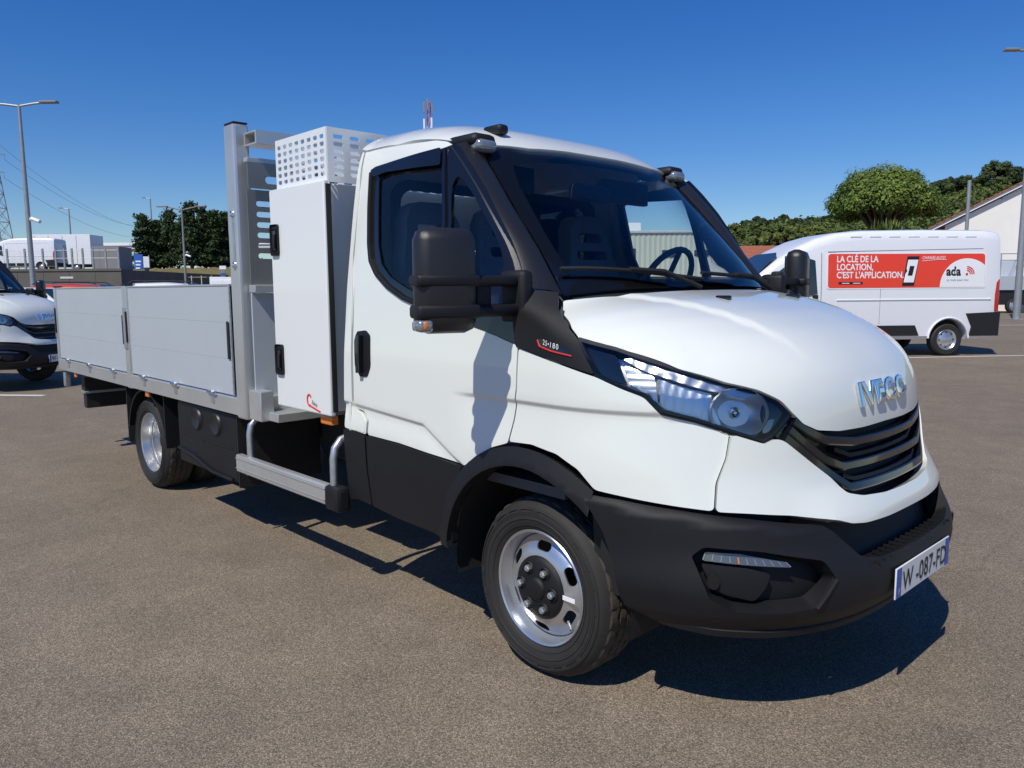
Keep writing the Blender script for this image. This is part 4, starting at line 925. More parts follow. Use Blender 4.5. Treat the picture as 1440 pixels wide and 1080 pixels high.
def simple_wheel(x,y,r,parent,sg,m='steel'):
    w=MB().lathe([(r*.62,y-sg*.02),(r*.66,y),(r*.90,y+sg*.004),(r,y-sg*.03),(r,y-sg*.18),(r*.6,y-sg*.19)],(x,0,r),36).build('wheel','rubber',parent)
    MB().lathe([(r*.64,y-sg*.012),(r*.62,y-sg*.004),(r*.56,y-sg*.02),(r*.50,y-sg*.05),(r*.40,y-sg*.022),(r*.22,y-sg*.012),(r*.16,y-sg*.004),(.001,y-sg*.002)],(x,0,r),30).build('hub_cap',m,w)
    for k in range(8):
        a=2*math.pi*k/8; MB().box(x+r*.44*math.cos(a)-.016,x+r*.44*math.cos(a)+.016,min(y-sg*.03,y-sg*.024),max(y-sg*.03,y-sg*.024),r+r*.44*math.sin(a)-.016,r+r*.44*math.sin(a)+.016).build('vent_hole','black',w)
    return w
# ---- white rental van with the red advert
van=thing('panel_van','white panel van with a red rental advert along its side','van',(-4.438,15.749,0),4.04)
ZB,ZR,WV=.36,2.665,1.02
vst=[(-1.12,.46,2.40,.965),(-1.10,.40,2.58,1.0),(-1.0,.37,2.645,1.018),(-.7,ZB,ZR,WV),(.6,ZB,2.675,WV),(2.0,ZB,2.655,WV),(2.5,ZB,2.60,WV),(2.9,ZB,2.49,1.015),(3.3,ZB,2.31,1.01),(3.7,ZB,2.06,1.0),(4.1,ZB,1.76,.985),(4.4,ZB,1.50,.97),(4.7,ZB,1.33,.94),(4.95,.36,1.15,.86),(5.06,.42,.92,.72)]
vb=loft('body',vst,SEC,'vanpaint',van,cuts=((0,.36,.43),(4.035,.36,.43)))
vy=lambda z,o=.004:side_y(SEC,ZB,ZR,WV,z)+o
def vplate(name,loop,m,par,o=.004,holes=(),th=.003): return plate(name,loop,holes,lambda u,v,h:(u,vy(v,o)+h,v),m,par,thick=th,step=.12)
for x_ in (0,4.035):
    for s_ in (-1,1): simple_wheel(x_,s_*.985,.345,van,s_)
MB().box(-.5,.5,-.8,.8,.40,.75).build('rear_underside','black',van); MB().box(3.55,4.5,-.8,.8,.40,.75).build('front_underside','black',van)
# bumper corner, mouldings, lights
def vside(name,m,x0,x1,z0,z1,o=.012,th=.03): 
    mb=MB()
    for s_ in (-1,1):
        y0,y1=s_*(vy((z0+z1)/2)-.03),s_*(vy((z0+z1)/2)+o); mb2=MB().box(x0,x1,min(y0,y1),max(y0,y1),z0,z1,.008); mb2.build(name,m,van)
rb=MB().box(-1.16,-.92,-1.0,1.0,.42,.70,.05).build('rear_bumper','black',van)
for s_ in (-1,1):
    plate('bumper_corner',[(-1.12,.42),(-.46,.42),(-.50,.62),(-.36,.90),(-1.12,.93)],[],lambda u,v,h:(u,s_*(vy(v,.010)+h),v),'black',van,thick=.03,step=.3)
    plate('tail_light',[(-1.075,.95),(-.99,.95),(-.99,1.30),(-1.02,1.55),(-1.075,1.62)],[],lambda u,v,h:(u,s_*(vy(v,.006)+h),v),'red',van,thick=.02,step=.3)
    plate('side_moulding',[(.66,.44),(.76,.66),(1.9,.66),(1.9,.44)],[],lambda u,v,h:(u,s_*(vy(v,.010)+h),v),'black',van,thick=.02,step=.3)
    plate('front_moulding',[(2.0,.44),(2.0,.66),(3.45,.66),(3.5,.44)],[],lambda u,v,h:(u,s_*(vy(v,.010)+h),v),'black',van,thick=.02,step=.3)
    MB().tube([(-.9,s_*vy(1.20,.0),1.20),(2.5,s_*vy(1.20,.0),1.20)],.018,8).build('body_crease','vanpaint',van)
    plate('cab_window',[(2.92,1.34),(2.98,2.02),(3.14,2.07),(3.45,2.02),(3.98,1.62),(3.95,1.42),(3.6,1.30),(3.2,1.27)],[],lambda u,v,h:(u,s_*(vy(v,-.012 if u>3.3 else .006)+h-(.03 if u>3.6 else 0)),v),'winglass',van,thick=.01,step=.2)
    MB().tube([(2.84,s_*vy(2.2),2.18),(2.84,s_*(vy(1.4)),1.40),(2.84,s_*vy(.7),.5)],.006,6).build('door_gap','grey',van)
    MB().tube([(1.55,s_*vy(2.3),2.2),(1.55,s_*vy(1.4,.002),1.40),(1.55,s_*vy(.7,.002),.7)],.005,6).build('door_gap','grey',van)
    MB().box(2.90,3.02,min(s_*1.0,s_*1.035),max(s_*1.0,s_*1.035),1.23,1.31,.012).build('door_handle','black',van)
    MB().box(3.75,3.95,min(s_*1.02,s_*1.28),max(s_*1.02,s_*1.28),1.35,1.80,.05).build('wing_mirror','black',van)
    plate('headlight',[(4.35,1.15),(4.75,1.0),(4.80,.82),(4.5,.86)],[],lambda u,v,h:(u,s_*(.965-.35*max(0,u-4.4)**1.4+h),v),'clear',van,thick=.02,step=.3)
    MB().tube([(0+.45*math.cos(a_),s_*(vy(.6)+.004),.36+.45*math.sin(a_)) for a_ in np.linspace(.05,math.pi-.05,20)],.022,6).build('arch_lip','vanpaint',van)
    for k in range(7): MB().box(-.55+k*.42,-.30+k*.42,min(s_*vy(2.52,-.04),s_*vy(2.52,.012)),max(s_*vy(2.52,-.04),s_*vy(2.52,.012)),2.49,2.53,.01).build('roof_rib','vanpaint',van)
    MB().tube([(-.7,s_*vy(2.26,.001),2.26),(2.7,s_*vy(2.20,.001),2.20)],.007,6).build('roof_seam','grey',van)
plate('windscreen',[(-.82,0),(.82,0),(.74,.62),(.55,.70),(-.55,.70),(-.74,.62)],[],lambda u,v,h:(4.34-v*1.02,u,1.56+v*.90+.012+h),'winglass',van,thick=.01,step=.2)
# the advert
ad=vplate('advert_panel',rrect(-.74,2.70,1.45,2.155,.06),'adred',van,o=.006)
AT=lambda x0,z0,sx=1.0:(lambda x,y,z:(x0-x*sx,vy(z0+y,.0105),z0+y))
brd=rrect(-.77,2.73,1.425,2.18,.07); vplate('advert_border',brd,'adwhite',ad,o=.0035)
for k,(s_,z_) in enumerate((('LA CLÉ DE LA',1.985),('LOCATION,',1.82),("C'EST L'APPLICATION.",1.655))): text_obj('advert_text',s_,.185,AT(2.52,z_,.80),'adwhite',ad,bold=.022)
vplate('store_strip',[(1.95,1.525),(2.47,1.525),(2.47,1.575),(1.95,1.575)],'phone',ad,o=.0085); [vplate('strip_mark',[(x_,1.542),(x_+.16,1.542),(x_+.16,1.556),(x_,1.556)],'adwhite',ad,o=.0115) for x_ in (2.24,2.0)]
cir=[(-.345+.60*math.cos(a),1.455+.60*math.sin(a)*1.0) for a in np.linspace(0,math.pi,40)]; cir=[(max(x,-.735),z) for x,z in cir]
zr_=1.455+math.sqrt(.36-.39**2); cir=[p for p in cir if p[0]>-.734]+[(-.735,zr_),(-.735,1.4555)]
vplate('white_disc',cir,'adwhite',ad,o=.0085)
text_obj('rental_logo','ada',.26,AT(.12,1.70,.90),'phone',ad,bold=.04); text_obj('rental_slogan','ça roule pour moi',.075,AT(.11,1.58,.88),'phone',ad)['kind']='stuff'
mb=MB(); mb.lathe([(.001,0),(.028,0)],(0,0,0),16); dot=mb
def arc(r0,r1,a0,a1,n=12): return [(r1*math.cos(a),r1*math.sin(a)) for a in np.linspace(a0,a1,n)]+[(r0*math.cos(a),r0*math.sin(a)) for a in np.linspace(a1,a0,n)]
sx0,sz0=-.335,1.725
vplate('signal_dot',[(sx0+.028*math.cos(a),sz0+.028*math.sin(a)) for a in np.linspace(0,2*math.pi,17)[:-1]],'logo',ad,o=.0125)
for r in (.065,.105,.145): vplate('signal_arc',[(sx0-x+.0,sz0+z) for x,z in arc(r,r+.024,.0,math.pi/2)],'logo',ad,o=.0125)
ph=[(.98,2.10),(.72,2.10),(.83,1.49),(1.09,1.49)]; vplate('phone_picture',ph,'phone',ad,o=.0125); vplate('phone_screen',[(.965,2.03),(.745,2.03),(.84,1.56),(1.06,1.56)],'adwhite',ad,o=.0155); vplate('phone_car',[(.93,1.90),(.83,1.90),(.875,1.70),(.975,1.70)],'ink',ad,o=.018)
text_obj('dealer_text','CHANAS AUTO',.085,AT(.66,2.045,.84),'adwhite',ad,shear=.35,bold=.006); MB().tube([(.66,vy(2.0,.011),2.0),(.30,vy(2.02,.011),2.03),(.12,vy(2.03,.011),2.03)],.006,6).build('dealer_line','adwhite',ad)
# ---- parked cars seen over the dropside
def car(label,u,depth,m,rz,h=1.66,cat='car',roofrail=None):
    c=thing('parked_car',label,cat,gp(u,depth),rz); L=4.3
    st=[(-2.15,.45,.80,.72),(-2.08,.30,1.0,.86),(-1.9,.25,1.12,.90),(-1.55,.22,h-.10,.90),(-1.2,.22,h-.02,.91),(-.3,.22,h,.91),(.4,.22,h-.06,.91),(1.05,.22,1.10,.91),(1.6,.24,.98,.90),(2.0,.28,.85,.84),(2.15,.40,.66,.70)]
    loft('body',st,CARSEC,m,c,cuts=((-1.3,.33,.38),(1.35,.33,.38)))
    for s_ in (-1,1):
        for x_ in (-1.3,1.35): simple_wheel(x_,s_*.90,.33,c,s_)
        zz=lambda z:s_*(side_y(CARSEC,.22,h,.91,z)+.006)
        plate('side_window',[(-1.35,1.03),(-1.25,h-.22),(-.25,h-.17),(.30,h-.24),(.95,1.05)],[],lambda u_,v,h_:(u_,zz(v)+h_,v),'winglass',c,thick=.006,step=.2)
        if roofrail: MB().tube([(-1.35,s_*.60,h-.02),(-1.2,s_*.60,h+.05),(.2,s_*.60,h+.04),(.35,s_*.60,h-.03)],.016,6).build('roof_rail',roofrail,c)
        MB().box(-2.14,-2.0,s_*.62-.10,s_*.62+.10,.78,.92,.02).build('tail_light','red',c); MB().box(1.95,2.10,s_*.60-.13,s_*.60+.13,.64,.74,.02).build('headlight','clear',c)
    plate('windscreen',[(-.66,0),(.66,0),(.54,.62),(-.54,.62)],[],lambda u_,v,h_:(1.0-v*.93,u_,1.13+v*(h-1.20)/.62+.03+h_),'winglass',c,thick=.008,step=.2)
    MB().box(-.45,.45,-.85,.85,.2,.24).build('underside','black',c)
    return c
M['redpaint']=mat('orange_red_car_paint',(.55,.06,.02),.3,0,.8); M['silver']=mat('silver_car_paint',(.55,.56,.58),.3,.6,.6)
car('orange red car with roof rails parked behind the dropside',128,23,'redpaint',RZ+.15,1.72,roofrail='black')
car('white estate car with black roof rails parked before the conifers',252,25,'vanpaint',RZ+.1,1.76,roofrail='black')
car('white car parked behind the second white truck',58,20,'vanpaint',RZ-.1,1.60)
cb=MB().box(-.45,.45,-.35,.35,0,1.95,.01).build('utility_cabinet','adwhite',None); cb.location=gp(319,27); cb.rotation_euler=(0,0,RZ); tag(cb,'white utility cabinet standing beside the aluminium post','cabinet')
for k in (-.2,.2): MB().box(k-.19,k+.19,-.362,-.349,.10,1.85,.004).build('cabinet_door','adwhite',cb)
# ---------------------------------------------------------------- lamp posts
def lamp(label,u,depth,h,arms,r=.10,name='street_lamp',cctv=None,m='pole',group=None):
    l=thing(name,label,'street lamp',gp(u,depth),RZ,group)
    MB().tube([(0,0,0),(0,0,h*.5),(0,0,h)],[r,r*.8,r*.5],12).build('pole',m,l); MB().box(-r*2,r*2,-r*2,r*2,0,.03).build('base_plate',m,l)
    for (dx,dz) in arms:
        MB().tube([(0,0,h-.05),(dx*.35,0,h+dz*.5),(dx*.62,0,h+dz)],r*.4,8).build('arm',m,l)
        s_=1 if dx>0 else -1; MB().box(min(dx*.55,dx),max(dx*.55,dx),-.16,.16,h+dz-.03,h+dz+.07,.03).build('lamp_head','grey',l)
    if cctv:
        z=cctv; MB().box(.0,.16,-.05,.05,z-.07,z+.05,.01).build('camera_bracket','adwhite',l); o=MB().tube([(.16,0,z+.02),(.62,-.15,z-.14)],.085,10).build('camera','adwhite',l)
    return l
H1=zat(27,155,36); lamp('tall double headed lamp post with a white security camera behind the red car',47.5,36,H1,((-1.75,.06),(1.75,.10)),.13,cctv=zat(50,309,36))
H2=zat(1437,84,34); lamp('tall lamp post standing behind the rear of the red advert van',1432,34,H2,((-1.3,.05),),.15)
lamp('slender double headed lamp post in front of the dark conifers',262,70,zat(262,296,70),((-2.2,.25),(2.2,.25)),.13,cctv=zat(262,359,70),m='grey')
lamp('pale single arm lamp post rising behind the white box trailer',105,110,zat(104,295,110),((-1.4,.1),),.16)
lamp('pale single arm lamp post rising behind the left conifer',219,110,zat(218,281,110),((-1.1,.1),),.16)
p=thing('post','plain pale metal post in front of the white gable building','post',gp(1354,40),RZ); MB().tube([(0,0,0),(0,0,zat(1355,256,40))],.09,10).build('pole','pole',p); MB().box(-.18,.18,-.18,.18,0,.03).build('base_plate','pole',p)
# ---------------------------------------------------------------- raised deck with retaining wall, trailers, container
D=60; wz=zat(100,378,D); x0=(-300-48)/FPX*D
wl_=thing('retaining_wall','dark stained concrete retaining wall below the parked white trailers','wall',gp(172,D),RZ)
WL=32
for k in range(16): MB().box(-2*(k+1)+.01,-2*k-.01,0,.3,0,wz-.22,.01).build('wall_panel','concrete',wl_)
MB().box(-WL,.05,-.06,.36,wz-.20,wz,.02).build('coping','concrete',wl_)
for x in (-10.2,-4.2): MB().box(x-.5,x+.5,-.03,.0,wz-.75,wz-.60).build('outlet','line',wl_)
dk=mesh_obj('raised_deck',[(-WL,.3,wz-.1),(0,.3,wz-.1),(0,40,wz-.1),(-WL,40,wz-.1),(0,40,0),(0,.3,0)],[(0,1,2,3),(1,5,4,2)],'concrete',smooth=False); dk.location=gp(172,D); dk.rotation_euler=(0,0,RZ); tag(dk,None,kind='structure')
rl_=thing('guard_rail','thin grey metal railing on top of the retaining wall','railing',gp(172,D,wz),RZ)
for u in (-60,-35,-12,12,37,62,80,92,103,118,132,150,168): MB().box((u-172)/FPX*D-.06,(u-172)/FPX*D+.06,.12,.24,0,1.55).build('post','pole',rl_)
for z in (.8,1.4): MB().tube([(-WL,.15,z),(-.2,.15,z)],.02,6).build('rail','pole',rl_)
wv=copy_tree(van,None,skip=[ad]); wv.location=gp(70,D+4,wz-.1); wv.rotation_euler=(0,0,RZ+math.pi+.05); tag(wv,'plain white panel van parked on the raised deck','van')
wv2=copy_tree(van,None,skip=[ad]); wv2.location=gp(-10,D+7,wz-.1); wv2.rotation_euler=(0,0,RZ+math.pi-.05); tag(wv2,'plain white van further along the raised deck','van')
def trailer(label,u,depth,w,h,m,cat):
    t_=thing('box_trailer' if cat=='trailer' else 'container',label,cat,gp(u,depth,wz-.1),RZ+.03)
    b_=MB().box(-w/2,w/2,0,2.4,.75 if cat=='trailer' else .05,h,.03).build('box_body',m,t_)
    for k in range(int(w/1.2)): MB().box(-w/2+1.2*k+.58,-w/2+1.2*k+.61,-.012,.0,.85 if cat=='trailer' else .15,h-.1).build('panel_joint','grey',b_)
    if cat=='trailer':
        for x in (-w*.3,w*.25): simple_wheel(x,-.0,.42,t_,-1)
        MB().box(-w/2,w/2,.2,2.2,.55,.76).build('chassis','chassis',t_)
    return t_
trailer('large plain white box trailer on the raised deck',88,D+9,5.4,3.35,'adwhite','trailer'); trailer('dull grey container at the end of the raised deck',152,D+5,2.2,2.05,'grey','container')
# ---------------------------------------------------------------- bank, fence, signs, conifers
DB=84
bz=zat(240,376,DB+6); V=[];F=[]
us=np.linspace(150,420,28); ds=np.linspace(68,110,12)
for i,u in enumerate(us):
    for j,d_ in enumerate(ds):
        P=gp(u,d_); t_=min(1,max(0,(d_-70)/18)); V.append((P[0],P[1],bz*t_*t_*(3-2*t_)*min(1,(u-150)/16)+.15*math.sin(u*.3+d_)-.2))
for i in range(len(us)-1):
    for j in range(len(ds)-1): F.append((i*12+j,(i+1)*12+j,(i+1)*12+j+1,i*12+j+1))
tag(mesh_obj('grass_bank',V,F,'bank'),None,kind='structure')
def fence(label,u0,u1,depth,z0,h,m):
    f_=thing('fence',label,'fence',gp(u0,depth,z0),RZ); L=(u1-u0)/FPX*depth; n_=int(L/.9)
    for k in range(n_+1): MB().box(L*k/n_-.04,L*k/n_+.04,0,.06,0,h).build('post',m,f_)
    for z in (h*.45,h*.95): MB().tube([(0,.03,z),(L,.03,z)],.025,6).build('rail',m,f_)
M['fencepaint']=mat('cream_fence_paint',(.55,.52,.36),.7)
fence('low cream metal fence along the foot of the grassy bank',172,312,72,.1,zat(240,388,72)-.1,'fencepaint')
def totem(label,u,v0,v1,depth,wpx,m,m2=None):
    z1=zat(u,v0,depth); w=wpx/FPX*depth; t_=thing('sign',label,'sign',gp(u,depth),RZ)
    MB().box(-w/2,w/2,-.08,.08,max(.3,zat(u,v1,depth)),z1,.01).build('sign_panel',m,t_); MB().box(-w*.35,w*.35,-.05,.05,0,max(.32,zat(u,v1,depth)+.02)).build('sign_base','grey',t_)
    if m2:
        zs=zat(u,v0+2,depth)
        for k in range(3): MB().box(-w*.32,w*.32-.2*k*w*.4,-.10,-.082,zs-.5-.35*k-.16,zs-.5-.35*k).build('lettering',m2,t_)
M['signblue']=mat('sign_blue',(.03,.13,.50),.4)
totem('large blue totem sign with white lettering on the grassy bank',197.5,358,378,82,12,'signblue','adwhite'); totem('white board standing right beside the blue totem sign',208.5,361,377,83,8,'adwhite'); totem('small blue sign at the end of the retaining wall',173.5,374,390,66,7,'signblue','adwhite'); totem('small white and blue sign under the right conifers',315,374,379,70,9,'adwhite','signblue')
def quads(name,P,N,size,m,parent,asp=.55,jit=.9,kind=None):
    n=len(P); N=N+rng.normal(0,jit,(n,3)); N/=np.linalg.norm(N,axis=1)[:,None]
    a=np.cross(N,rng.normal(0,1,(n,3))); a/=np.linalg.norm(a,axis=1)[:,None]; b=np.cross(N,a)
    s=(size*(.6+.8*rng.random(n)))[:,None]
    V=np.stack([P-a*s,P-b*s*asp,P+a*s,P+b*s*asp],1).reshape(-1,3)
    me=bpy.data.meshes.new(name); me.vertices.add(4*n); me.vertices.foreach_set('co',V.astype(np.float32).ravel()); me.loops.add(4*n); me.loops.foreach_set('vertex_index',np.arange(4*n,dtype=np.int32)); me.polygons.add(n); me.polygons.foreach_set('loop_start',np.arange(0,4*n,4,dtype=np.int32)); me.update(calc_edges=True); me.materials.append(M[m])
    return link(bpy.data.objects.new(name,me),parent)
def conifer(label,u,vtop,depth,zb,wid,group,m='leaf_conifer'):
    ht=zat(u,vtop,depth)-zb; t_=thing('conifer_tree',label,'tree',gp(u,depth,zb),rng.random()*6,group)
    tr=MB().tube([(0,0,0),(.1,0,ht*.4),(0,.05,ht*.97)],[.22,.15,.03],10).build('trunk','bark',t_); P=[];N=[]; mb=MB()
    nl=15
    for k in range(nl):
        z=ht*(.12+.86*k/(nl-1)); R=.82*wid*(1-.80*(k/(nl-1))**1.3)*(.75+.4*rng.random())
        for b_ in range(6 if k<nl-2 else 4):
            a=rng.random()*6.28; r=R*(.7+.45*rng.random()); e=np.array([math.cos(a)*r,math.sin(a)*r,z-.10*r+.2*rng.normal()]); s=np.array([0,0,z])
            if k%2==0: mb.tube([s,e],[.04,.012],5,False)
            n=60; q=rng.random(n)**.6; c=s+(e-s)*q[:,None]+rng.normal(0,1,(n,3))*np.array([.30,.30,.16])*(.4+.6*q[:,None]); P.append(c); N.append(np.tile((math.cos(a)*.3,math.sin(a)*.3,1.),(n,1)))
    mb.build('branches','bark',t_); quads('crown',np.concatenate(P),np.concatenate(N),.19,m,t_)
for (u,vt,d_,w) in ((207,303,92,2.1),(226,312,95,1.9),(243,299,93,2.5),(272,287,92,2.9),(291,296,96,2.6),(306,298,93,2.5),(321,301,95,2.4),(338,296,96,2.5)):
    conifer('dark green conifer standing on the grassy bank',u,vt,d_,bz-.3,w,'conifers on the grassy bank')
# ---------------------------------------------------------------- bridge, pylon, wires, mast
br=thing('bridge','pale concrete road bridge crossing behind the container','bridge',gp(165,135),RZ-.05); z0,z1=zat(165,351,135),zat(165,342,135)
MB().box(-9,60,0,9,z0,z1-.35,.05).build('deck','line',br); MB().box(-9,60,-.2,.1,z1-.5,z1,.03).build('parapet','adwhite',br)
for x in (-4,22,48): MB().box(x-.6,x+.6,3,6,0,z0).build('pier','concrete',br)
py=thing('pylon','tall steel lattice electricity pylon beyond the raised deck','pylon',gp(2,230),RZ); hz=zat(2,176,230)
lg_=MB(); bw=4.2; tw_=.8
def leg(k,z): s=bw+(tw_-bw)*min(1,z/(hz*.86)); return ((1 if k in (0,1) else -1)*s,(1 if k in (0,3) else -1)*s,z)
for k in range(4): lg_.tube([leg(k,0),leg(k,hz*.86),leg(k,hz)],.14,5)
lv=[0,6,12,17,22,26,30,33.5,37,40,43,46,hz]
for i in range(len(lv)-1):
    for k in range(4): lg_.tube([leg(k,lv[i]),leg((k+1)%4,lv[i+1])],.07,4,False); lg_.tube([leg((k+1)%4,lv[i]),leg(k,lv[i+1])],.07,4,False); lg_.tube([leg(k,lv[i+1]),leg((k+1)%4,lv[i+1])],.07,4,False)
lg_.build('lattice_tower','grey',py); tips=[]
for v_,w_ in ((199,2.6),(221,4.2),(245,3.6)):
    z=zat(2,v_,230); mb=MB()
    for s_ in (-1,1):
        mb.tube([(s_*.7,0,z+.8),(s_*w_,0,z)],.09,5,False); mb.tube([(s_*.7,0,z-.3),(s_*w_,0,z)],.09,5,False); mb.tube([(s_*w_,0,z),(s_*w_,0,z-1.6)],.06,5)
    mb.build('cross_arm','grey',py); tips.append((w_,z-1.6))
for i,((w_,z),v1) in enumerate(zip(tips,(318,318,334))):
    P0=np.array(gp(2,230))+RTH*w_; P0[2]=z; P1=np.array(gp(190,420)); P1[2]=zat(190,v1,420); P1+=RTH*(w_-3)
    pts=[P0+(P1-P0)*q+np.array([0,0,-14*q*(1-q)]) for q in np.linspace(0,1,30)]
    P2=P1+(P1-P0)*.35; P2[2]=P1[2]; wr=MB().tube(pts+[P2],.055,4).build('power_line','grey',None); tag(wr,('upper','middle','lower')[i]+' power line wire running from the pylon across the sky','wire')
ms=thing('radio_mast','red and white lattice radio mast showing above the cab roof','mast',gp(607,150),RZ); hm=zat(607,150,150)
M['mastred']=mat('mast_red',(.55,.05,.04),.5)
for i in range(8):
    mb=MB(); za,zb=hm*i/8,hm*(i+1)/8
    for k in range(3):
        a,b_=2.09*k,2.09*(k+1); r=.45
        A_=lambda th,z:(r*math.cos(th),r*math.sin(th),z)
        mb.tube([A_(a,za),A_(a,zb)],.07,5)
        for q in range(3): z_=za+(zb-za)*q/3; mb.tube([A_(a,z_),A_(b_,z_+(zb-za)/3)],.05,4,False)
    mb.build('mast_section','mastred' if i%2 else 'adwhite',ms)
for k,(dx,dz) in enumerate(((-.75,-4.2),(.65,-4.0),(-.7,-1.2),(.75,-1.4),(0,-.6))): MB().box(dx-.16,dx+.16,-.7,-.5,hm+dz-1.0,hm+dz+.9,.03).build('antenna_panel','adwhite' if k<2 else 'grey',ms)
# ---------------------------------------------------------------- warehouse seen through the cab
wd=46; zt=zat(900,328,wd); wh=thing('warehouse','cream corrugated metal warehouse standing behind the truck cab','building',gp(815,wd),RZ); Lw=(1012-815)/FPX*wd
V=[];F=[]; n_=int(Lw/.15)
for i in range(n_+1):
    x=Lw*i/n_; y=-.035 if i%2 else 0; V+=[(x,y,0),(x,y,zt)]
for i in range(n_): F.append((2*i,2*i+2,2*i+3,2*i+1))
mesh_obj('corrugated_wall','' if False else V,F,'cream',wh,smooth=False); MB().box(0,Lw,.02,18,0,zt-.02).build('building_core','cream',wh); MB().box(-.1,Lw+.1,-.12,18.1,zt-.02,zt+.12,.02).build('roof_edge','line',wh)
for (u0,u1,v0,v1) in ((872,893,350,364),(975,995,352,360),(930,950,352,362)):
    MB().box((u0-815)/FPX*wd,(u1-815)/FPX*wd,-.06,.02,zat(u0,v1,wd),zat(u0,v0,wd)).build('window','winglass',wh)
MB().box((880-815)/FPX*wd,(912-815)/FPX*wd,3,6,zt+.1,zat(890,316,wd+4),.03).build('rooftop_unit','adwhite',wh)
# ---------------------------------------------------------------- gable building, tiled shed
gd=48; GA=.60; gb=thing('gable_house','white rendered building with a terracotta tiled gable roof','building',gp(1315,gd),RZ-GA)
# where the sight line of the picture's edge meets the gable plane
_a=np.array(gp(1315,gd)); _e=np.array([math.cos(RZ-GA),math.sin(RZ-GA)]); _d=ray(1440,407)[:2]; _m=np.linalg.solve(np.stack([_e,-_d],1),_C[:2]-_a[:2]); _L,_D=_m
ze=zat(1315,319,gd); sl_=((_C+ray(1440,256)*_D)[2]-ze)/_L; Lg=15.; za=ze+sl_*Lg/2
plate('gable_wall',[(.35,0),(Lg-.35,0),(Lg-.35,ze),(Lg/2,za-.15),(.35,ze)],[],lambda u,v,h:(u,h,v),'render',gb,thick=.3,step=3)
for x in (.5,Lg-.5): MB().box(x-.15,x+.15,.15,16,0,ze-.05).build('side_wall','render',gb)
for s_ in (0,1):
    e0=np.array([-.45,0,ze-.45*sl_]); e1=np.array([Lg/2,0,za]); 
    if s_: e0[0]=Lg+.45
    rf=None
    for j in range(22):
        q0,q1=j/22,(j+1)/22+.012; a=e0+(e1-e0)*q0; b_=e0+(e1-e0)*q1; mb=MB(); th=.09
        mb.add([(a[0],-.55,a[2]+.16),(b_[0],-.55,b_[2]+.13),(b_[0],16,b_[2]+.13),(a[0],16,a[2]+.16),(a[0],-.55,a[2]+.07),(b_[0],-.55,b_[2]+.07),(b_[0],16,b_[2]+.07),(a[0],16,a[2]+.07)],[(0,1,2,3),(7,6,5,4),(0,4,5,1),(1,5,6,2),(2,6,7,3),(3,7,4,0)])
        mb.build('tile_course','rooftile',gb)
    mb=MB(); d0=np.array([0,0,-.02]); mb.add([(e0[0],-.45,e0[2]+.06),(e1[0],-.45,e1[2]+.06),(e1[0],-.45,e1[2]-.12),(e0[0],-.45,e0[2]-.12),(e0[0],-.38,e0[2]+.06),(e1[0],-.38,e1[2]+.06),(e1[0],-.38,e1[2]-.12),(e0[0],-.38,e0[2]-.12)],[(0,1,2,3),(7,6,5,4),(0,4,5,1),(1,5,6,2),(2,6,7,3),(3,7,4,0)]); mb.build('barge_board','adwhite',gb)
    for q in (.2,.45,.7,.95): p_=e0+(e1-e0)*q; MB().box(p_[0]-.08,p_[0]+.08,-.38,.15,p_[2]-.20,p_[2]-.02).build('purlin_end','bark',gb)
sd=thing('tiled_shed','low building with an orange tiled roof behind the van cab','building',gp(1035,38),RZ); zs0,zs1=zat(1060,367,38),zat(1060,343,38)
MB().box(0,3.6,.4,5,0,zs0+.1).build('wall','render',sd)
for j in range(10):
    a=j/10; b_=(j+1)/10+.02; mb=MB(); f_=lambda q:(-.1+2.7*q,zs0+(zs1-zs0)*q)
    (ya,z_a),(yb2,z_b)=f_(a),f_(b_); mb.add([(-.3,ya,z_a+.05),(3.9,ya,z_a+.05),(3.9,yb2,z_b+.02),(-.3,yb2,z_b+.02),(-.3,ya,z_a-.03),(3.9,ya,z_a-.03),(3.9,yb2,z_b-.03),(-.3,yb2,z_b-.03)],[(0,1,2,3),(7,6,5,4),(0,4,5,1),(1,5,6,2),(2,6,7,3),(3,7,4,0)]); mb.build('tile_course','rooftile',sd)
# tipper truck behind the lamp post
tt=thing('tipper_truck','grey sided tipper truck with a ladder rack parked behind the van','truck',gp(1402,42),RZ); S=42/FPX
zz=lambda v:zat(1420,v,42)
MB().box(.05,5.2,0,2.0,zz(408),zz(388),.02).build('bed_side','aluside',tt); MB().box(.1,5.2,.1,1.9,.45,zz(408),.03).build('chassis','chassis',tt)
MB().box(1.1,3.4,.25,1.8,zz(388),zz(366),.02).build('load_cover','vanpaint',tt)
for x in (.15,1.2,3.4,5.1): MB().tube([(x,.05,zz(405)),(x,.05,zz(357))],.03,6).build('rack_post','galv',tt)
for z in (357,366): MB().tube([(.1,.05,zz(z)),(5.2,.05,zz(z))],.025,6).build('rack_rail','galv',tt)
for x in (1.0,4.4): simple_wheel(x,.05,.38,tt,-1)
MB().box(5.3,7.0,.05,1.95,.5,2.3,.15).build('cab','vanpaint',tt); MB().box(5.5,6.6,.03,.06,1.4,2.05,.01).build('cab_window','winglass',tt)
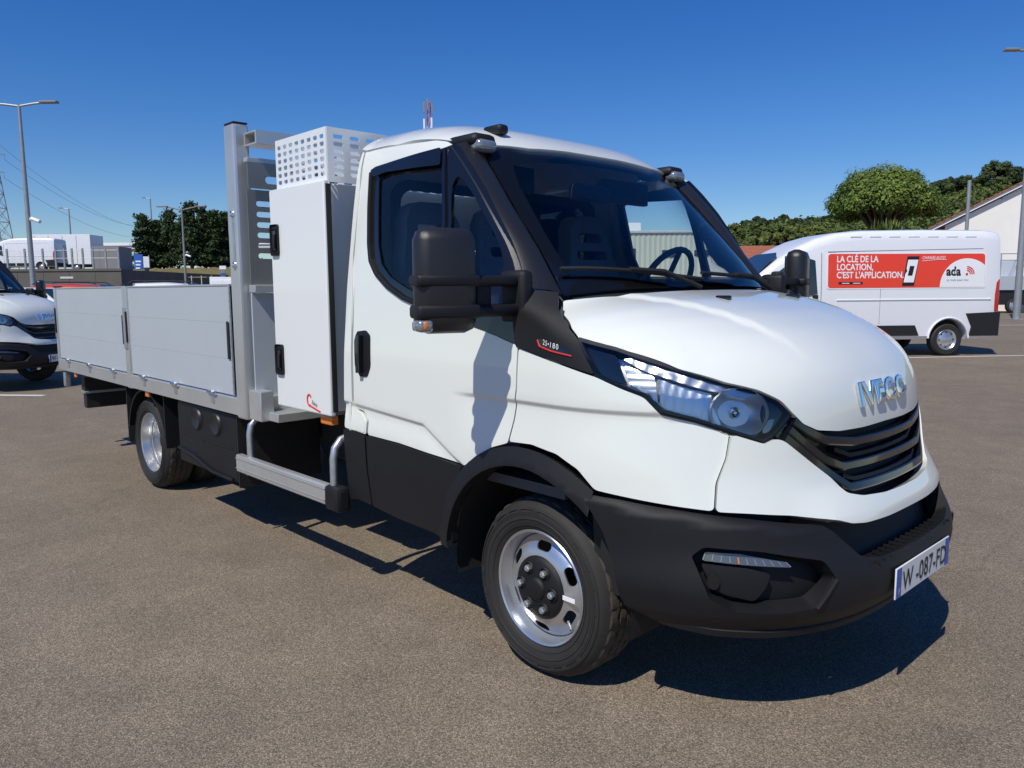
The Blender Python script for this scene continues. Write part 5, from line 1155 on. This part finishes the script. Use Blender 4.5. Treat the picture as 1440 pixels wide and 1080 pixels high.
# ---------------------------------------------------------------- hill with shrubs, umbrella pine, yucca, ridge trees
ridge_u=[560,760,900,1000,1040,1100,1170,1300,1345,1400,1440,1600,2000,2900]; ridge_v=[402,376,350,330,326,320,316,284,272,262,256,235,245,402]
RD=118.
def hill_z(u,d_):
    zr=zat(u,np.interp(u,ridge_u,ridge_v),RD); t_=min(1,max(0,(d_-58)/(RD-58))); return max(-.3,zr*(t_**.9)*(1 if t_<1 else 1)-.3*(1-t_))
us=np.linspace(560,2900,150); ds=np.concatenate([np.linspace(54,RD,26),[126,150]]); V=[];F=[]; nd=len(ds)
for u in us:
    for d_ in ds:
        P=gp(u,d_); z=hill_z(u,min(d_,RD))*(1 if d_<=RD else .93 if d_<130 else .5); V.append((P[0],P[1],z+.25*math.sin(u*.11+d_*.7)*(d_>60)))
for i in range(len(us)-1):
    for j in range(nd-1): F.append((i*nd+j,(i+1)*nd+j,(i+1)*nd+j+1,i*nd+j+1))
tag(mesh_obj('hill',V,F,'hill'),None,kind='structure')
P=[];N=[];P2=[];N2=[]
for k in range(1150):
    u=980+rng.random()*600 if k<1000 else 600+rng.random()*380; d_=60+(RD-58)*rng.random()**.75; c=np.array(gp(u,d_,hill_z(u,min(d_,RD))))
    R=.7+1.3*rng.random(); n=85; v=rng.normal(0,1,(n,3)); v/=np.linalg.norm(v,axis=1)[:,None]; v[:,2]=np.abs(v[:,2])*.9+.02
    q=c+v*R*(.65+.4*rng.random(n))[:,None]*np.array([1,1,.95])
    (P if rng.random()<.62 else P2).append(q); (N if len(P)+len(P2)==0 else (N if P and P[-1] is q else N2)).append(v)
tag(quads('hillside_shrubs',np.concatenate(P),np.concatenate(N),.26,'leaf_bush',None,jit=.7),'dense light green scrub covering the hillside','shrubs',kind='stuff')
tag(quads('hillside_thicket',np.concatenate(P2),np.concatenate(N2),.26,'leaf_dark',None,jit=.7),'darker green thicket patches scattered over the hillside','shrubs',kind='stuff')
def crown_tree(name,label,u,vtop,vbase,depth,wpx,m,group=None,flat=.8,clumps=46,per=150,size=.16,trunk=.2,zb=None):
    zb=hill_z(u,min(depth,RD))-.2 if zb is None else zb; zt_=zat(u,vtop,depth); zc0=zat(u,vbase,depth); R=wpx/2/FPX*depth; Hc=(zt_-zc0)
    t_=thing(name,label,'tree',gp(u,depth,zb),0,group); mb=MB(); mb.tube([(0,0,0),(.1,.05,(zc0-zb)*.6),(0,0,max(.5,zc0-zb+Hc*.5))],[trunk,trunk*.8,trunk*.35],10)
    P=[];N=[]
    for k in range(clumps):
        a=rng.random()*6.283; e=math.acos(1-(1.02 if name=='umbrella_pine' else 1.25)*rng.random()); rr=(.80+.2*rng.random()); v=np.array([math.sin(e)*math.cos(a),math.sin(e)*math.sin(a),math.cos(e)])
        c=np.array([v[0]*R*rr,v[1]*R*rr,zc0-zb+Hc*.30+v[2]*Hc*.70*rr]); cr=R*(.20+.14*rng.random())
        if k%3==0: mb.tube([(0,0,max(.4,(zc0-zb)*.8)),tuple(c*np.array([.6,.6,1])*1.0-np.array([0,0,.2])),tuple(c)],[trunk*.4,trunk*.25,.02],6,False)
        w=rng.normal(0,1,(per,3)); w/=np.linalg.norm(w,axis=1)[:,None]; P.append(c+w*cr*(.5+.5*rng.random(per))[:,None]*np.array([1,1,.75])); N.append(w+v*.6+np.array([0,0,.5]))
    mb.build('trunk','bark',t_); quads('crown',np.concatenate(P),np.concatenate(N),size,m,t_,asp=.45,jit=.5); return t_
crown_tree('umbrella_pine','broad rounded umbrella pine rising above the van roof',1236,243,322,62,128,'leaf_pine',clumps=170,per=240,size=.13,trunk=.35)
crown_tree('oak_tree','dark oak on the hilltop above the gable roof',1392,233,268,112,52,'leaf_dark',clumps=60,per=130,size=.22)
for (u,vt,vb,w) in ((1046,312,326,22),(1062,307,322,26),(1083,311,322,18),(1098,304,318,20),(1116,309,320,20),(1140,308,318,22),(1160,304,318,22),(1322,252,276,40),(1345,250,268,34),(1425,240,262,40),(1455,232,258,46)):
    crown_tree('hill_tree','small dark tree on the ridge of the scrub covered hill',u,vt,vb,114,w,'leaf_dark','trees on the hill ridge',clumps=26,per=90,size=.24)
for (u,vt,vb,d_,w) in ((1030,318,360,66,44),(1052,322,362,64,40),(1075,318,358,68,42),(1100,316,345,70,40),(1010,320,360,66,40),(1130,318,345,72,44)):
    crown_tree('leafy_tree','bright green leafy tree at the foot of the hill',u,vt,vb,d_,w,'leaf_bush','leafy trees at the foot of the hill',clumps=40,per=120,size=.17)
yu=thing('yucca','spiky pale green yucca in front of the umbrella pine','plant',gp(1243,55,hill_z(1243,58)),0); zy=zat(1243,322,55)-hill_z(1243,58)
V=[];F=[]
for k in range(150):
    a=rng.random()*6.283; e=rng.random()*1.5; d_=np.array([math.cos(a)*math.sin(e),math.sin(a)*math.sin(e),math.cos(e)]); s_=np.cross(d_,(0,0,1.)); s_/=np.linalg.norm(s_)+1e-9; L=.65+.3*rng.random(); b0=len(V); o_=np.array([rng.normal()*.6,rng.normal()*.3,zy-.3+.2*rng.normal()])
    V+=[tuple(o_-s_*.05),tuple(o_+s_*.05),tuple(o_+d_*L*.6+s_*.04),tuple(o_+d_*L-np.array([0,0,.2*e])),tuple(o_+d_*L*.6-s_*.04)]; F.append((b0,b0+1,b0+2,b0+3,b0+4))
mesh_obj('leaves',V,F,'leaf_yucca',yu,smooth=False); MB().tube([(0,0,0),(.1,0,zy*.6),(0,0,max(.3,zy-.2))],.14,8).build('trunk','bark',yu)
